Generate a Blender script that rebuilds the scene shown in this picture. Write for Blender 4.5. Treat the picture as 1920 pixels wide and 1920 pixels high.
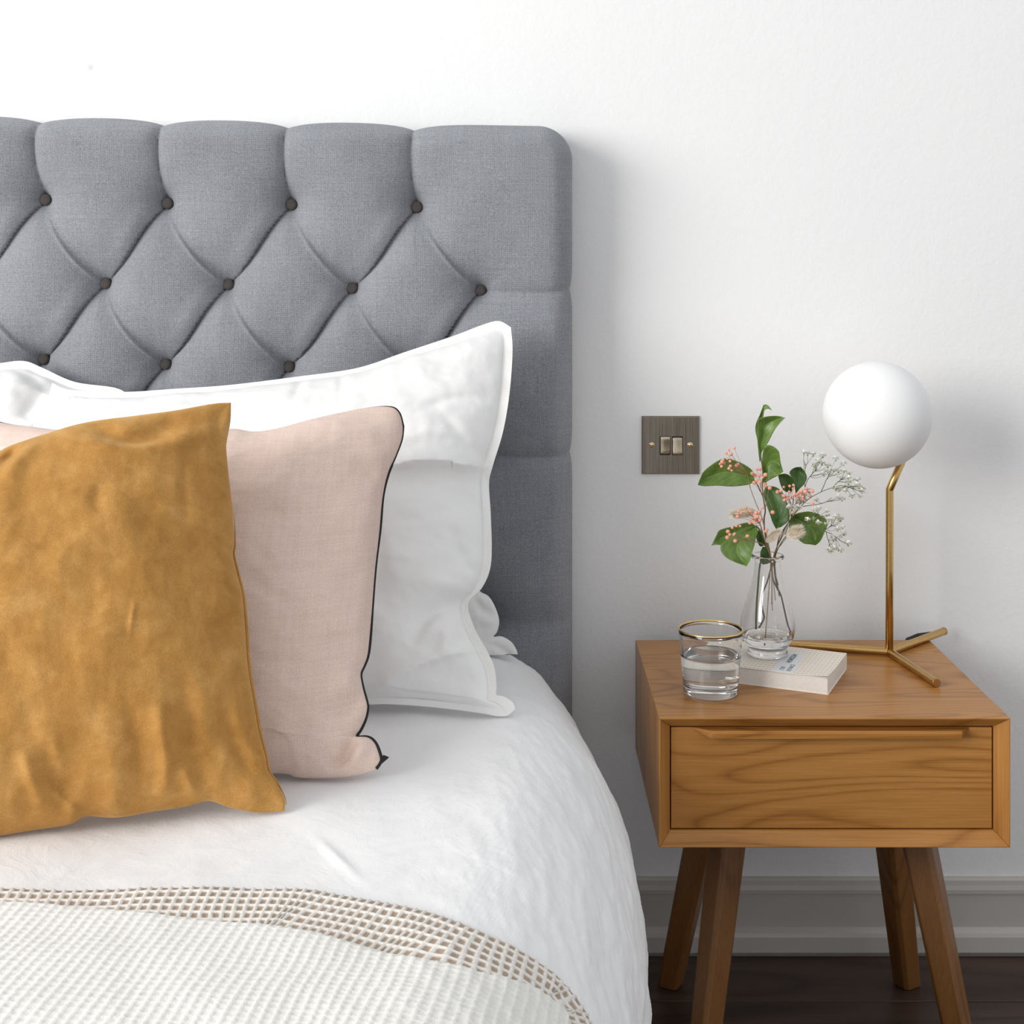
import bpy, bmesh, math, random
import numpy as np
from mathutils import Vector

# ------------------------------------------------------------------ camera, world, lights
F, CX, CY, CAMZ = 2689.0, 966.0, 453.0, 1.111      # focal length and principal point for a 1920 px frame
scene = bpy.context.scene
for o in list(bpy.data.objects):
    bpy.data.objects.remove(o)
col = scene.collection
cam_d = bpy.data.cameras.new('camera')
cam = bpy.data.objects.new('camera', cam_d)
col.objects.link(cam)
cam.location = (0, 0, CAMZ)
cam.rotation_euler = (math.pi / 2, 0, 0)
cam_d.sensor_width = 36.0
cam_d.lens = 36.0 * F / 1920.0
cam_d.shift_x = -(CX - 960.0) / 1920.0
cam_d.shift_y = (CY - 960.0) / 1920.0
cam_d.clip_start = 0.02
scene.camera = cam

world = bpy.data.worlds.new('room_daylight')
scene.world = world
world.use_nodes = True
bgn = world.node_tree.nodes['Background']
bgn.inputs[0].default_value = (0.965, 0.98, 1.0, 1)
bgn.inputs[1].default_value = 0.77

def area_light(name, loc, target, sx, sy, power, color):
    d = bpy.data.lights.new(name, 'AREA')
    d.shape = 'RECTANGLE'; d.size = sx; d.size_y = sy
    d.energy = power; d.color = color
    o = bpy.data.objects.new(name, d)
    col.objects.link(o)
    o.location = loc
    o.rotation_euler = (Vector(target) - Vector(loc)).to_track_quat('-Z', 'Y').to_euler()
    return o
area_light('window_light', (-3.7, -0.80, 2.05), (0.0, 2.1, 0.9), 2.9, 2.2, 212.0, (1.0, 0.985, 0.955))

scene.view_settings.view_transform = 'Standard'
scene.view_settings.look = 'None'
scene.view_settings.gamma = 1.0
scene.view_settings.use_curve_mapping = False
scene.view_settings.exposure = -0.05

# ------------------------------------------------------------------ helpers
rng = np.random.default_rng(7)
random.seed(7)

def at(px, py, Y):
    """photo pixel at depth Y -> point in the room"""
    return ((px - CX) * Y / F, Y, CAMZ - (py - CY) * Y / F)

def hsh(ix, iy, seed):
    h = (ix.astype(np.int64) * 374761393 + iy.astype(np.int64) * 668265263 + seed * 2246822519) & 0xFFFFFFFF
    h = ((h ^ (h >> 13)) * 1274126177) & 0xFFFFFFFF
    return ((h ^ (h >> 16)) & 0xFFFF) / 65536.0 * 2 * np.pi

def perlin(x, y, seed=0):
    ix = np.floor(x); iy = np.floor(y)
    fx = x - ix; fy = y - iy
    u = fx * fx * fx * (fx * (fx * 6 - 15) + 10)
    v = fy * fy * fy * (fy * (fy * 6 - 15) + 10)
    def g(dx, dy):
        a = hsh(ix + dx, iy + dy, seed)
        return np.cos(a) * (fx - dx) + np.sin(a) * (fy - dy)
    a = g(0, 0) + u * (g(1, 0) - g(0, 0))
    b = g(0, 1) + u * (g(1, 1) - g(0, 1))
    return (a + v * (b - a)) * 1.5

def fbm(x, y, seed=0, octv=4, gain=0.5):
    s = 0; a = 1.0
    for i in range(octv):
        s = s + a * perlin(x * 2 ** i, y * 2 ** i, seed + i * 17); a *= gain
    return s

def ridged(x, y, seed=0, octv=3, gain=0.5):
    s = 0; a = 1.0
    for i in range(octv):
        s = s + a * (1 - np.abs(perlin(x * 2 ** i, y * 2 ** i, seed + i * 31)) * 2); a *= gain
    return s

def sstep(a, b, x):
    t = np.clip((x - a) / (b - a), 0, 1)
    return t * t * (3 - 2 * t)

def resample(pts, n, smooth=True):
    p = np.array(pts, float)
    if smooth and len(p) > 2:        # Catmull-Rom
        q = np.vstack([2 * p[0] - p[1], p, 2 * p[-1] - p[-2]])
        out = []
        for i in range(1, len(q) - 2):
            t = np.linspace(0, 1, 12, endpoint=False)[:, None]
            p0, p1, p2, p3 = q[i - 1], q[i], q[i + 1], q[i + 2]
            out.append(0.5 * (2 * p1 + (p2 - p0) * t + (2 * p0 - 5 * p1 + 4 * p2 - p3) * t ** 2 + (3 * p1 - p0 - 3 * p2 + p3) * t ** 3))
        p = np.vstack(out + [p[-1:]])
    d = np.r_[0, np.cumsum(np.linalg.norm(np.diff(p, axis=0), axis=1))]
    s = np.linspace(0, d[-1], n)
    return np.stack([np.interp(s, d, p[:, k]) for k in range(p.shape[1])], 1)

def empty(name, loc, label, cat, group=None):
    o = bpy.data.objects.new(name, None)
    o.empty_display_size = 0.05
    col.objects.link(o)
    o.location = loc
    o['label'] = label; o['category'] = cat
    if group: o['group'] = group
    return o

def origin_of(o):
    v = Vector((0, 0, 0))
    while o is not None:
        v += o.location; o = o.parent
    return v

def mk(name, verts, faces, mat, parent=None, loc=None, smooth=True, label=None, cat=None, group=None, kind=None):
    """one mesh object; verts are room coordinates"""
    me = bpy.data.meshes.new(name)
    v = np.array(verts, float)
    off = np.array(origin_of(parent)) if parent is not None else np.zeros(3)
    l = np.array(loc, float) if loc is not None else np.zeros(3)
    v = v - off - l
    me.from_pydata(v.tolist(), [], faces if isinstance(faces, list) else faces.tolist())
    me.update()
    if smooth:
        me.shade_smooth()
    o = bpy.data.objects.new(name, me)
    col.objects.link(o)
    o.location = l
    if parent is not None: o.parent = parent
    if mat is not None: me.materials.append(mat)
    if label: o['label'] = label
    if cat: o['category'] = cat
    if group: o['group'] = group
    if kind: o['kind'] = kind
    return o

def recalc(o):
    bm = bmesh.new(); bm.from_mesh(o.data)
    bmesh.ops.recalc_face_normals(bm, faces=bm.faces)
    bm.to_mesh(o.data); bm.free(); o.data.update()
    return o

def grid_faces(n, m, base=0, flip=False):
    """n rows, m columns"""
    i = np.arange(n - 1)[:, None] * m + np.arange(m - 1)[None, :] + base
    f = np.stack([i, i + 1, i + m + 1, i + m], -1).reshape(-1, 4)
    return f[:, ::-1] if flip else f

def bevelmod(o, w, seg=2, angle=0.6):
    b = o.modifiers.new('bevel', 'BEVEL')
    b.width = w; b.segments = seg; b.limit_method = 'ANGLE'; b.angle_limit = angle
    b.harden_normals = True
    return o

def box(name, x0, x1, y0, y1, z0, z1, mat, parent=None, bev=0.0, loc=None, seg=2, **kw):
    v = [(x0, y0, z0), (x1, y0, z0), (x1, y1, z0), (x0, y1, z0), (x0, y0, z1), (x1, y0, z1), (x1, y1, z1), (x0, y1, z1)]
    f = [(0, 3, 2, 1), (4, 5, 6, 7), (0, 1, 5, 4), (1, 2, 6, 5), (2, 3, 7, 6), (3, 0, 4, 7)]
    o = mk(name, v, f, mat, parent, loc=loc, smooth=bev > 0, **kw)
    if bev: bevelmod(o, bev, seg)
    return o

def tube_geo(pts, rad, n=8, caps=True, base=0):
    p = np.array(pts, float)
    r = np.full(len(p), rad) if np.isscalar(rad) else np.interp(np.linspace(0, 1, len(p)), np.linspace(0, 1, len(rad)), rad)
    t = np.gradient(p, axis=0); t /= np.linalg.norm(t, axis=1)[:, None] + 1e-12
    up = np.array([0.13, 0.31, 0.94]); 
    if abs(np.dot(up, t[0])) > 0.9: up = np.array([1.0, 0.1, 0])
    nrm = up - t[0] * np.dot(up, t[0]); nrm /= np.linalg.norm(nrm)
    V = []
    for i in range(len(p)):
        nrm = nrm - t[i] * np.dot(nrm, t[i]); nrm /= np.linalg.norm(nrm)
        b = np.cross(t[i], nrm)
        for k in range(n):
            a = 2 * math.pi * k / n
            V.append(p[i] + r[i] * (math.cos(a) * nrm + math.sin(a) * b))
    Fc = []
    for i in range(len(p) - 1):
        for k in range(n):
            k2 = (k + 1) % n
            Fc.append((base + i * n + k, base + i * n + k2, base + (i + 1) * n + k2, base + (i + 1) * n + k))
    if caps:
        Fc.append(tuple(base + k for k in range(n))[::-1])
        Fc.append(tuple(base + (len(p) - 1) * n + k for k in range(n)))
    return V, Fc

def tube(name, pts, rad, mat, parent=None, n=8, smooth_pts=None, **kw):
    if smooth_pts: pts = resample(pts, smooth_pts)
    V, Fc = tube_geo(pts, rad, n)
    return mk(name, V, Fc, mat, parent, **kw)

def lathe_geo(prof, c, n=64, base=0):
    V, Fc = [], []
    for r, z in prof:
        for k in range(n):
            a = 2 * math.pi * k / n
            V.append((c[0] + r * math.cos(a), c[1] + r * math.sin(a), c[2] + z))
    m = len(prof)
    for i in range(m - 1):
        for k in range(n):
            k2 = (k + 1) % n
            Fc.append((base + i * n + k, base + i * n + k2, base + (i + 1) * n + k2, base + (i + 1) * n + k))
    return V, Fc

def lathe(name, prof, c, mat, parent=None, n=64, close=True, **kw):
    prof = [(max(r, 1e-5), z) for r, z in prof]
    V, Fc = lathe_geo(prof, c, n)
    if close:
        Fc.append(tuple(range(n))[::-1]); m = len(prof)
        Fc.append(tuple((m - 1) * n + k for k in range(n)))
    return mk(name, V, Fc, mat, parent, **kw)

# ------------------------------------------------------------------ materials
def new_mat(name):
    m = bpy.data.materials.new(name); m.use_nodes = True
    nt = m.node_tree
    return m, nt, nt.nodes['Principled BSDF']

class N:
    """tiny node builder"""
    def __init__(s, nt): s.nt = nt
    def n(s, t, **kw):
        x = s.nt.nodes.new(t)
        for k, v in kw.items(): setattr(x, k, v)
        return x
    def l(s, a, b): s.nt.links.new(a, b)
    def coord(s, kind='Object', scale=(1, 1, 1), rot=(0, 0, 0)):
        c = s.n('ShaderNodeTexCoord'); m = s.n('ShaderNodeMapping')
        m.inputs['Scale'].default_value = scale; m.inputs['Rotation'].default_value = rot
        s.l(c.outputs[kind], m.inputs['Vector']); return m.outputs['Vector']
    def noise(s, vec, scale, detail=4, rough=0.5, dist=0.0):
        x = s.n('ShaderNodeTexNoise'); x.inputs['Scale'].default_value = scale
        x.inputs['Detail'].default_value = detail; x.inputs['Roughness'].default_value = rough; x.inputs['Distortion'].default_value = dist
        s.l(vec, x.inputs['Vector']); return x.outputs['Fac']
    def wave(s, vec, scale, direction='X', dist=0.0, dscale=1.0, detail=1.0, prof='SIN'):
        x = s.n('ShaderNodeTexWave', bands_direction=direction, wave_profile=prof)
        x.inputs['Scale'].default_value = scale; x.inputs['Distortion'].default_value = dist
        x.inputs['Detail'].default_value = detail; x.inputs['Detail Scale'].default_value = dscale
        s.l(vec, x.inputs['Vector']); return x.outputs['Fac']
    def math(s, op, a, b=None, c=None):
        x = s.n('ShaderNodeMath', operation=op)
        for i, q in enumerate((a, b, c)):
            if q is None: continue
            if isinstance(q, (int, float)): x.inputs[i].default_value = q
            else: s.l(q, x.inputs[i])
        return x.outputs[0]
    def ramp(s, fac, stops, interp='LINEAR'):
        x = s.n('ShaderNodeValToRGB'); x.color_ramp.interpolation = interp
        e = x.color_ramp.elements
        while len(e) < len(stops): e.new(0.5)
        for q, (p, c) in zip(e, stops):
            q.position = p; q.color = (*c, 1)
        s.l(fac, x.inputs['Fac']); return x.outputs['Color']
    def mix(s, fac, a, b, mode='MIX'):
        x = s.n('ShaderNodeMix', data_type='RGBA', blend_type=mode)
        for i, q in ((0, fac), (6, a), (7, b)):
            if isinstance(q, (int, float)): x.inputs[i].default_value = q
            elif isinstance(q, tuple): x.inputs[i].default_value = (*q, 1)
            else: s.l(q, x.inputs[i])
        return x.outputs[2]
    def bump(s, h, strength, dist, prev=None):
        x = s.n('ShaderNodeBump'); x.inputs['Strength'].default_value = strength; x.inputs['Distance'].default_value = dist
        s.l(h, x.inputs['Height'])
        if prev is not None: s.l(prev, x.inputs['Normal'])
        return x.outputs['Normal']

def setp(b, **kw):
    names = {'rough': 'Roughness', 'metal': 'Metallic', 'ior': 'IOR', 'trans': 'Transmission Weight', 'sheen': 'Sheen Weight', 'sheen_r': 'Sheen Roughness',
             'spec': 'Specular IOR Level', 'coat': 'Coat Weight', 'coat_r': 'Coat Roughness', 'sss': 'Subsurface Weight'}
    for k, v in kw.items():
        if k == 'color': b.inputs['Base Color'].default_value = (*v, 1)
        elif k == 'sheen_c': b.inputs['Sheen Tint'].default_value = (*v, 1)
        else: b.inputs[names[k]].default_value = v

def plain(name, color, rough=0.5, **kw):
    m, nt, b = new_mat(name); setp(b, color=color, rough=rough, **kw)
    g = N(nt); v = g.coord(); h = g.noise(v, 220, 3)
    g.l(g.bump(h, 0.08, 0.001), b.inputs['Normal'])
    return m

def mat_wall():
    m, nt, b = new_mat('white_plaster'); g = N(nt); v = g.coord()
    setp(b, rough=0.72, spec=0.25)
    dirt = g.noise(v, 1.6, 4)
    c = g.ramp(dirt, [(0.3, (0.86, 0.863, 0.868)), (0.7, (0.885, 0.885, 0.885))])
    # one small grey scuff high on the wall
    co = g.n('ShaderNodeTexCoord'); vd = g.n('ShaderNodeVectorMath', operation='DISTANCE')
    g.l(co.outputs['Object'], vd.inputs[0]); vd.inputs[1].default_value = at(170, 126, 2.25)
    spot = g.ramp(vd.outputs['Value'], [(0.0, (0.74, 0.74, 0.74)), (0.012, (1, 1, 1))], 'EASE')
    g.l(g.mix(1.0, c, spot, 'MULTIPLY'), b.inputs['Base Color'])
    h = g.noise(v, 150, 5, 0.62); h2 = g.noise(v, 38, 2)
    n1 = g.bump(h, 0.22, 0.0028); n1 = g.bump(h2, 0.12, 0.004, n1)
    g.l(n1, b.inputs['Normal'])
    return m

def mat_fabric(name, dark, light, thread=0.0017, bump=0.5, rot=0.0, rough=0.9, sheen=0.2, slub=0.3, coord='Object', axes='XZ', fuzz=1500):
    m, nt, b = new_mat(name); g = N(nt)
    setp(b, rough=rough, sheen=sheen, sheen_r=0.5, spec=0.15)
    v = g.coord(coord, rot=(0, rot, 0))
    k = 0.314 / thread            # wave texture: one band per thread
    a = g.wave(v, k, axes[0], 0.9, 60, 2); c = g.wave(v, k, axes[1], 0.9, 60, 2)
    w = g.math('MULTIPLY', g.math('ADD', a, c), 0.5)
    nz = g.noise(v, fuzz, 3, 0.7)
    st = g.n('ShaderNodeMapping'); st.inputs['Scale'].default_value = (14, 14, 500)
    g.l(v, st.inputs['Vector']); s1 = g.noise(st.outputs['Vector'], 1.0, 3)
    st2 = g.n('ShaderNodeMapping'); st2.inputs['Scale'].default_value = (500, 14, 14)
    g.l(v, st2.inputs['Vector']); s2 = g.noise(st2.outputs['Vector'], 1.0, 3)
    sl = g.math('MULTIPLY', g.math('SUBTRACT', g.math('ADD', s1, s2), 1.0), slub)
    f = g.math('ADD', g.math('MULTIPLY_ADD', nz, 1.0, g.math('MULTIPLY', w, 0.36)), sl)
    big = g.noise(v, 9, 3)
    f = g.math('ADD', f, g.math('MULTIPLY', g.math('SUBTRACT', big, 0.5), 0.25))
    g.l(g.ramp(f, [(0.3, dark), (0.98, light)]), b.inputs['Base Color'])
    h = g.math('ADD', w, g.math('MULTIPLY', nz, 0.6))
    g.l(g.bump(h, bump, thread * 0.6), b.inputs['Normal'])
    return m

def mat_linen(name, color, wr=0.35, fine=0.3, sub=0.0):
    m, nt, b = new_mat(name); g = N(nt); v = g.coord()
    setp(b, rough=0.85, sheen=0.12, spec=0.2)
    a = g.noise(v, 3.5, 4); c2 = tuple(x * 0.96 for x in color)
    g.l(g.ramp(a, [(0.35, c2), (0.65, color)]), b.inputs['Base Color'])
    w = g.noise(v, 16, 6, 0.62, 1.2); w2 = g.noise(v, 60, 4, 0.6, 0.8)
    k = 0.314 / 0.0011
    th = g.math('ADD', g.wave(v, k, 'X', 1.5, 40, 2), g.wave(v, k, 'Z', 1.5, 40, 2))
    n1 = g.bump(w, wr, 0.012); n1 = g.bump(w2, wr * 0.7, 0.004, n1); n1 = g.bump(th, fine, 0.0003, n1)
    g.l(n1, b.inputs['Normal'])
    return m

def mat_velvet():
    m, nt, b = new_mat('mustard_velvet'); g = N(nt); v = g.coord()
    setp(b, rough=0.75, sheen=0.55, sheen_r=0.35, spec=0.12, sheen_c=(1.0, 0.72, 0.36))
    n1 = g.noise(v, 17, 6, 0.65, 0.6); n2 = g.noise(v, 620, 3, 0.7); n3 = g.noise(v, 55, 4, 0.6, 0.5)
    f = g.math('ADD', g.math('MULTIPLY', n1, 0.5), g.math('ADD', g.math('MULTIPLY', n2, 0.28), g.math('MULTIPLY', n3, 0.24)))
    g.l(g.ramp(f, [(0.33, (0.33, 0.15, 0.032)), (0.52, (0.46, 0.235, 0.064)), (0.72, (0.62, 0.36, 0.13))]), b.inputs['Base Color'])
    b1 = g.bump(n1, 0.10, 0.008); b1 = g.bump(n3, 0.12, 0.002, b1); b1 = g.bump(n2, 0.4, 0.0009, b1)
    g.l(b1, b.inputs['Normal'])
    return m

def mat_wood(name, stops, grain='X', fig=1.0, rough=0.38, coat=0.15, scale=1.0, pore=0.5):
    m, nt, b = new_mat(name); g = N(nt)
    setp(b, rough=rough, coat=coat, coat_r=0.25, spec=0.4)
    s = {'X': (1.6, 9, 9), 'Z': (9, 9, 1.6), 'Y': (9, 1.6, 9)}[grain]
    s2 = {'X': (9, 420, 420), 'Z': (420, 420, 9), 'Y': (420, 9, 420)}[grain]
    info = g.n('ShaderNodeObjectInfo')
    def jit(v):
        a = g.n('ShaderNodeVectorMath', operation='ADD'); r = g.n('ShaderNodeVectorMath', operation='SCALE')
        cb = g.n('ShaderNodeCombineXYZ')
        for i in range(3): g.l(info.outputs['Random'], cb.inputs[i])
        g.l(cb.outputs[0], r.inputs[0]); r.inputs['Scale'].default_value = 37.0
        g.l(v, a.inputs[0]); g.l(r.outputs[0], a.inputs[1]); return a.outputs[0]
    v = jit(g.coord(scale=tuple(q * scale for q in s))); vf = jit(g.coord(scale=s2))
    n1 = g.noise(v, 1.0, 1.5, 0.4, 0.25)
    fr = g.math('FRACT', g.math('MULTIPLY', n1, 11.0 * fig))
    rings = g.math('POWER', g.math('SUBTRACT', 1.0, g.math('MULTIPLY', g.math('ABSOLUTE', g.math('SUBTRACT', fr, 0.62)), 1.6)), 4.0)
    fine = g.noise(vf, 1.0, 4, 0.65)
    pv = g.n('ShaderNodeMapping'); pv.inputs['Scale'].default_value = {'X': (4.0, 1.6, 1.6), 'Z': (1.6, 1.6, 4.0), 'Y': (1.6, 4.0, 1.6)}[grain]
    g.l(vf, pv.inputs['Vector']); po = g.noise(pv.outputs['Vector'], 1.0, 2, 0.5)
    pores = g.math('MULTIPLY', g.math('SUBTRACT', 0.40, po), 3.0); pores = g.math('MAXIMUM', pores, 0.0)
    big = g.noise(v, 0.7, 3)
    f = g.math('ADD', g.math('MULTIPLY', g.math('SUBTRACT', 1.0, rings), 0.24), g.math('ADD', g.math('MULTIPLY', fine, 0.48), g.math('MULTIPLY', big, 0.32)))
    f = g.math('SUBTRACT', f, g.math('MULTIPLY', pores, 0.35 * pore))
    g.l(g.ramp(f, stops), b.inputs['Base Color'])
    g.l(g.bump(fine, pore * 0.35, 0.0006), b.inputs['Normal'])
    g.l(g.math('MULTIPLY_ADD', fine, 0.18, rough - 0.09), b.inputs['Roughness'])
    return m

def mat_brass(name, color, rough, axis=(1, 1, 1), amt=0.25):
    m, nt, b = new_mat(name); g = N(nt); v = g.coord(scale=axis)
    n1 = g.noise(v, 1.0, 3)
    c2 = tuple(x * (1 - amt) for x in color)
    g.l(g.ramp(n1, [(0.3, c2), (0.7, color)]), b.inputs['Base Color'])
    setp(b, metal=1.0, rough=rough)
    g.l(g.bump(n1, 0.06, 0.0003), b.inputs['Normal'])
    return m

def mat_glass(name, color=(1, 1, 1), ior=1.47):
    m, nt, b = new_mat(name); setp(b, color=color, rough=0.0, trans=1.0, ior=ior)
    return m

def mat_leaf(name, a, c):
    m, nt, b = new_mat(name); g = N(nt); v = g.coord('UV')
    setp(b, rough=0.38, spec=0.5, sss=0.0)
    nz = g.noise(g.coord(scale=(60, 60, 60)), 1.0, 4)
    sep = g.n('ShaderNodeSeparateXYZ'); g.l(v, sep.inputs[0])
    off = g.math('ABSOLUTE', g.math('SUBTRACT', sep.outputs[0], 0.5))
    vein = g.math('SINE', g.math('MULTIPLY', g.math('SUBTRACT', sep.outputs[1], g.math('MULTIPLY', off, 0.7)), 44.0))
    vein = g.math('POWER', g.math('MULTIPLY_ADD', vein, 0.5, 0.5), 10.0)
    mid = g.math('LESS_THAN', off, 0.018)
    ve = g.math('MAXIMUM', g.math('MULTIPLY', vein, 0.45), mid)
    base = g.ramp(nz, [(0.3, a), (0.7, c)])
    light = tuple(min(1, x * 1.7 + 0.02) for x in c)
    g.l(g.mix(g.math('MULTIPLY', ve, 0.42), base, light), b.inputs['Base Color'])
    g.l(g.bump(ve, 0.4, 0.0006), b.inputs['Normal'])
    return m

M = {}
M['wall'] = mat_wall()
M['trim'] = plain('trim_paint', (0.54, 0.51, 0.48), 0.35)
M['plank'] = mat_wood('dark_stained_board', [(0.25, (0.018, 0.010, 0.007)), (0.55, (0.055, 0.030, 0.020)), (0.85, (0.12, 0.07, 0.048))], 'X', 0.7, 0.42, 0.1, 0.7)
M['subfloor'] = plain('subfloor', (0.01, 0.008, 0.007), 0.9)
M['grey_linen'] = mat_fabric('grey_woven_upholstery', (0.115, 0.122, 0.143), (0.46, 0.475, 0.515), 0.0018, 0.8, rot=0.0, slub=0.18, fuzz=620)
M['button'] = mat_fabric('button_cloth', (0.035, 0.03, 0.028), (0.15, 0.135, 0.128), 0.0018, 0.7)
M['duvet'] = mat_linen('white_washed_linen', (0.87, 0.875, 0.885), 0.15, 0.15)
M['pillow'] = mat_linen('white_pillow_linen', (0.88, 0.88, 0.875), 0.10, 0.15)
M['hem'] = mat_linen('white_hem', (0.88, 0.875, 0.855), 0.1, 0.3)
M['pink'] = mat_fabric('blush_linen', (0.62, 0.445, 0.375), (0.88, 0.71, 0.63), 0.0014, 0.45, slub=0.26, fuzz=900)
M['piping'] = plain('black_piping', (0.012, 0.011, 0.012), 0.8)
M['velvet'] = mat_velvet()
OAK = [(0.25, (0.21, 0.076, 0.013)), (0.55, (0.40, 0.172, 0.036)), (0.85, (0.56, 0.275, 0.078))]
M['oak_x'] = mat_wood('warm_oak', OAK, 'X', 1.4)
M['oak_z'] = mat_wood('warm_oak_upright', OAK, 'Z', 0.8)
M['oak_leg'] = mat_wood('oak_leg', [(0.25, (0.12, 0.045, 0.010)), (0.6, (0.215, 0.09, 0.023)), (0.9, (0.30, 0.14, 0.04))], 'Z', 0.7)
M['brass'] = mat_brass('brushed_brass', (0.62, 0.40, 0.15), 0.26, (200, 200, 200), 0.1)
M['brass_cap'] = mat_brass('brass_cap', (0.5, 0.29, 0.1), 0.35, (300, 300, 300), 0.1)
M['bronze'] = mat_brass('brushed_bronze', (0.33, 0.285, 0.235), 0.42, (900, 900, 12), 0.45)
M['rocker'] = mat_brass('rocker_brass', (0.62, 0.53, 0.4), 0.3, (700, 700, 20), 0.2)
M['screw'] = mat_brass('screw_brass', (0.85, 0.7, 0.4), 0.25, (500, 500, 500), 0.1)
M['black'] = plain('black_plastic', (0.015, 0.013, 0.016), 0.5)
M['opal'] = plain('opal_glass', (0.88, 0.88, 0.88), 0.6, spec=0.25)
M['glass'] = mat_glass('clear_glass')
M['water'] = mat_glass('water', (0.99, 1, 1), 1.333)
M['gold'] = mat_brass('gold_rim', (0.95, 0.66, 0.25), 0.2, (300, 300, 300), 0.1)
M['leaf'] = mat_leaf('glossy_leaf', (0.085, 0.155, 0.025), (0.165, 0.28, 0.055))
M['leaf_dark'] = mat_leaf('dark_leaf', (0.04, 0.10, 0.016), (0.075, 0.165, 0.032))
M['stem'] = plain('brown_stem', (0.12, 0.06, 0.045), 0.6)
M['stem_green'] = plain('green_stem', (0.10, 0.15, 0.05), 0.6)
M['stem_dry'] = plain('dry_stem', (0.36, 0.24, 0.12), 0.7)
M['coral'] = plain('coral_bud', (0.88, 0.40, 0.29), 0.8)
M['white_bud'] = plain('white_bud', (0.86, 0.87, 0.82), 0.7)
M['bud_green'] = plain('green_calyx', (0.3, 0.38, 0.12), 0.7)
M['tail'] = plain('bunny_tail_fuzz', (0.9, 0.82, 0.68), 0.9)
M['page'] = mat_wood('page_edges', [(0.3, (0.66, 0.62, 0.56)), (0.8, (0.84, 0.81, 0.76))], 'X', 0.2, 0.85, 0.0, 1.0, 0.8)

def mat_cover():
    m, nt, b = new_mat('patterned_book_cover'); g = N(nt)
    setp(b, rough=0.45)
    v = g.coord('UV', scale=(1 / 0.0056, 1 / 0.0105, 1))
    fr = g.n('ShaderNodeVectorMath', operation='FRACTION'); g.l(v, fr.inputs[0])
    sep = g.n('ShaderNodeSeparateXYZ'); g.l(fr.outputs[0], sep.inputs[0])
    dx = g.math('ABSOLUTE', g.math('SUBTRACT', sep.outputs[0], 0.5)); dy = g.math('ABSOLUTE', g.math('SUBTRACT', sep.outputs[1], 0.5))
    d = g.math('ADD', dx, g.math('MULTIPLY', dy, 1.4))
    nz = g.noise(v, 0.35, 2)
    dotc = g.ramp(nz, [(0.35, (0.80, 0.62, 0.28)), (0.5, (0.85, 0.58, 0.38)), (0.65, (0.86, 0.66, 0.58))])
    g.l(g.mix(g.math('LESS_THAN', d, 0.36), (0.88, 0.83, 0.75), dotc), b.inputs['Base Color'])
    return m
M['cover'] = mat_cover()
M['label_paper'] = plain('label_white', (0.82, 0.84, 0.86), 0.5)
M['ink'] = plain('ink', (0.02, 0.02, 0.022), 0.6)

def mat_waffle(name, ridge, pit):
    m, nt, b = new_mat(name); g = N(nt)
    setp(b, rough=0.9, sheen=0.15, spec=0.1)
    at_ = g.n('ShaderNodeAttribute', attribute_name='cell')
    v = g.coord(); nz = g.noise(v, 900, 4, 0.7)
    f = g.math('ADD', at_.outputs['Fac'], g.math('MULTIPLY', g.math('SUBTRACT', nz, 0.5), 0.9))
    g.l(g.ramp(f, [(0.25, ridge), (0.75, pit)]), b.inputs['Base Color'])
    g.l(g.bump(nz, 0.5, 0.0012), b.inputs['Normal'])
    return m
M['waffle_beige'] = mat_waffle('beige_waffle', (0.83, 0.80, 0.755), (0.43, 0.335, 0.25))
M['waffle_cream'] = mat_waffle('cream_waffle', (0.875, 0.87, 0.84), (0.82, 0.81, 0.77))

# ------------------------------------------------------------------ the room
WY = 2.25
wv = [(-3.0, WY, -0.05), (2.6, WY, -0.05), (2.6, WY, 2.7), (-3.0, WY, 2.7), (-3.0, WY + 0.12, -0.05), (2.6, WY + 0.12, -0.05), (2.6, WY + 0.12, 2.7), (-3.0, WY + 0.12, 2.7)]
wf = [(0, 1, 2, 3), (5, 4, 7, 6), (4, 0, 3, 7), (1, 5, 6, 2), (3, 2, 6, 7), (4, 5, 1, 0)]
mk('wall_back', wv, wf, M['wall'], smooth=False, kind='structure')
floor = box('floor', -3.0, 2.6, -1.2, WY + 0.05, -0.06, -0.022, M['subfloor'], kind='structure')
bw, k = 0.135, 0
y1 = 2.232
while y1 > -1.0:
    y0 = y1 - bw
    xs = [-3.0, -1.1 + 0.9 * math.sin(k * 2.3), 2.6] if k % 2 else [-3.0, 0.9 + 0.5 * math.sin(k * 1.7), 2.6]
    if k < 2: xs = [-3.0, 2.6]
    for a, b_ in zip(xs[:-1], xs[1:]):
        box('floor_board', a + 0.0008, b_ - 0.0008, y0 + 0.0012, y1 - 0.0012, -0.022, 0.0, M['plank'], floor, bev=0.0015)
    y1 = y0; k += 1
# skirting with a top moulding, a flat field and a rounded foot
prof = [(0.0005, 0.1155), (0.006, 0.1155), (0.0095, 0.113), (0.0105, 0.106), (0.0125, 0.099), (0.0125, 0.0925), (0.0095, 0.0915), (0.0095, 0.040),
        (0.0125, 0.0375), (0.0165, 0.0335), (0.0185, 0.028), (0.0185, 0.004), (0.0005, 0.004)]
V = [(x, WY - d, z) for x in (-3.0, 2.6) for d, z in prof]
n = len(prof)
Fc = [(i, (i + 1) % n, n + (i + 1) % n, n + i) for i in range(n)] + [tuple(range(n))[::-1], tuple(range(n, 2 * n))]
sk = recalc(mk('baseboard_back', V, Fc, M['trim'], smooth=False, kind='structure'))
bevelmod(sk, 0.0006, 2, 0.3)

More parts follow.
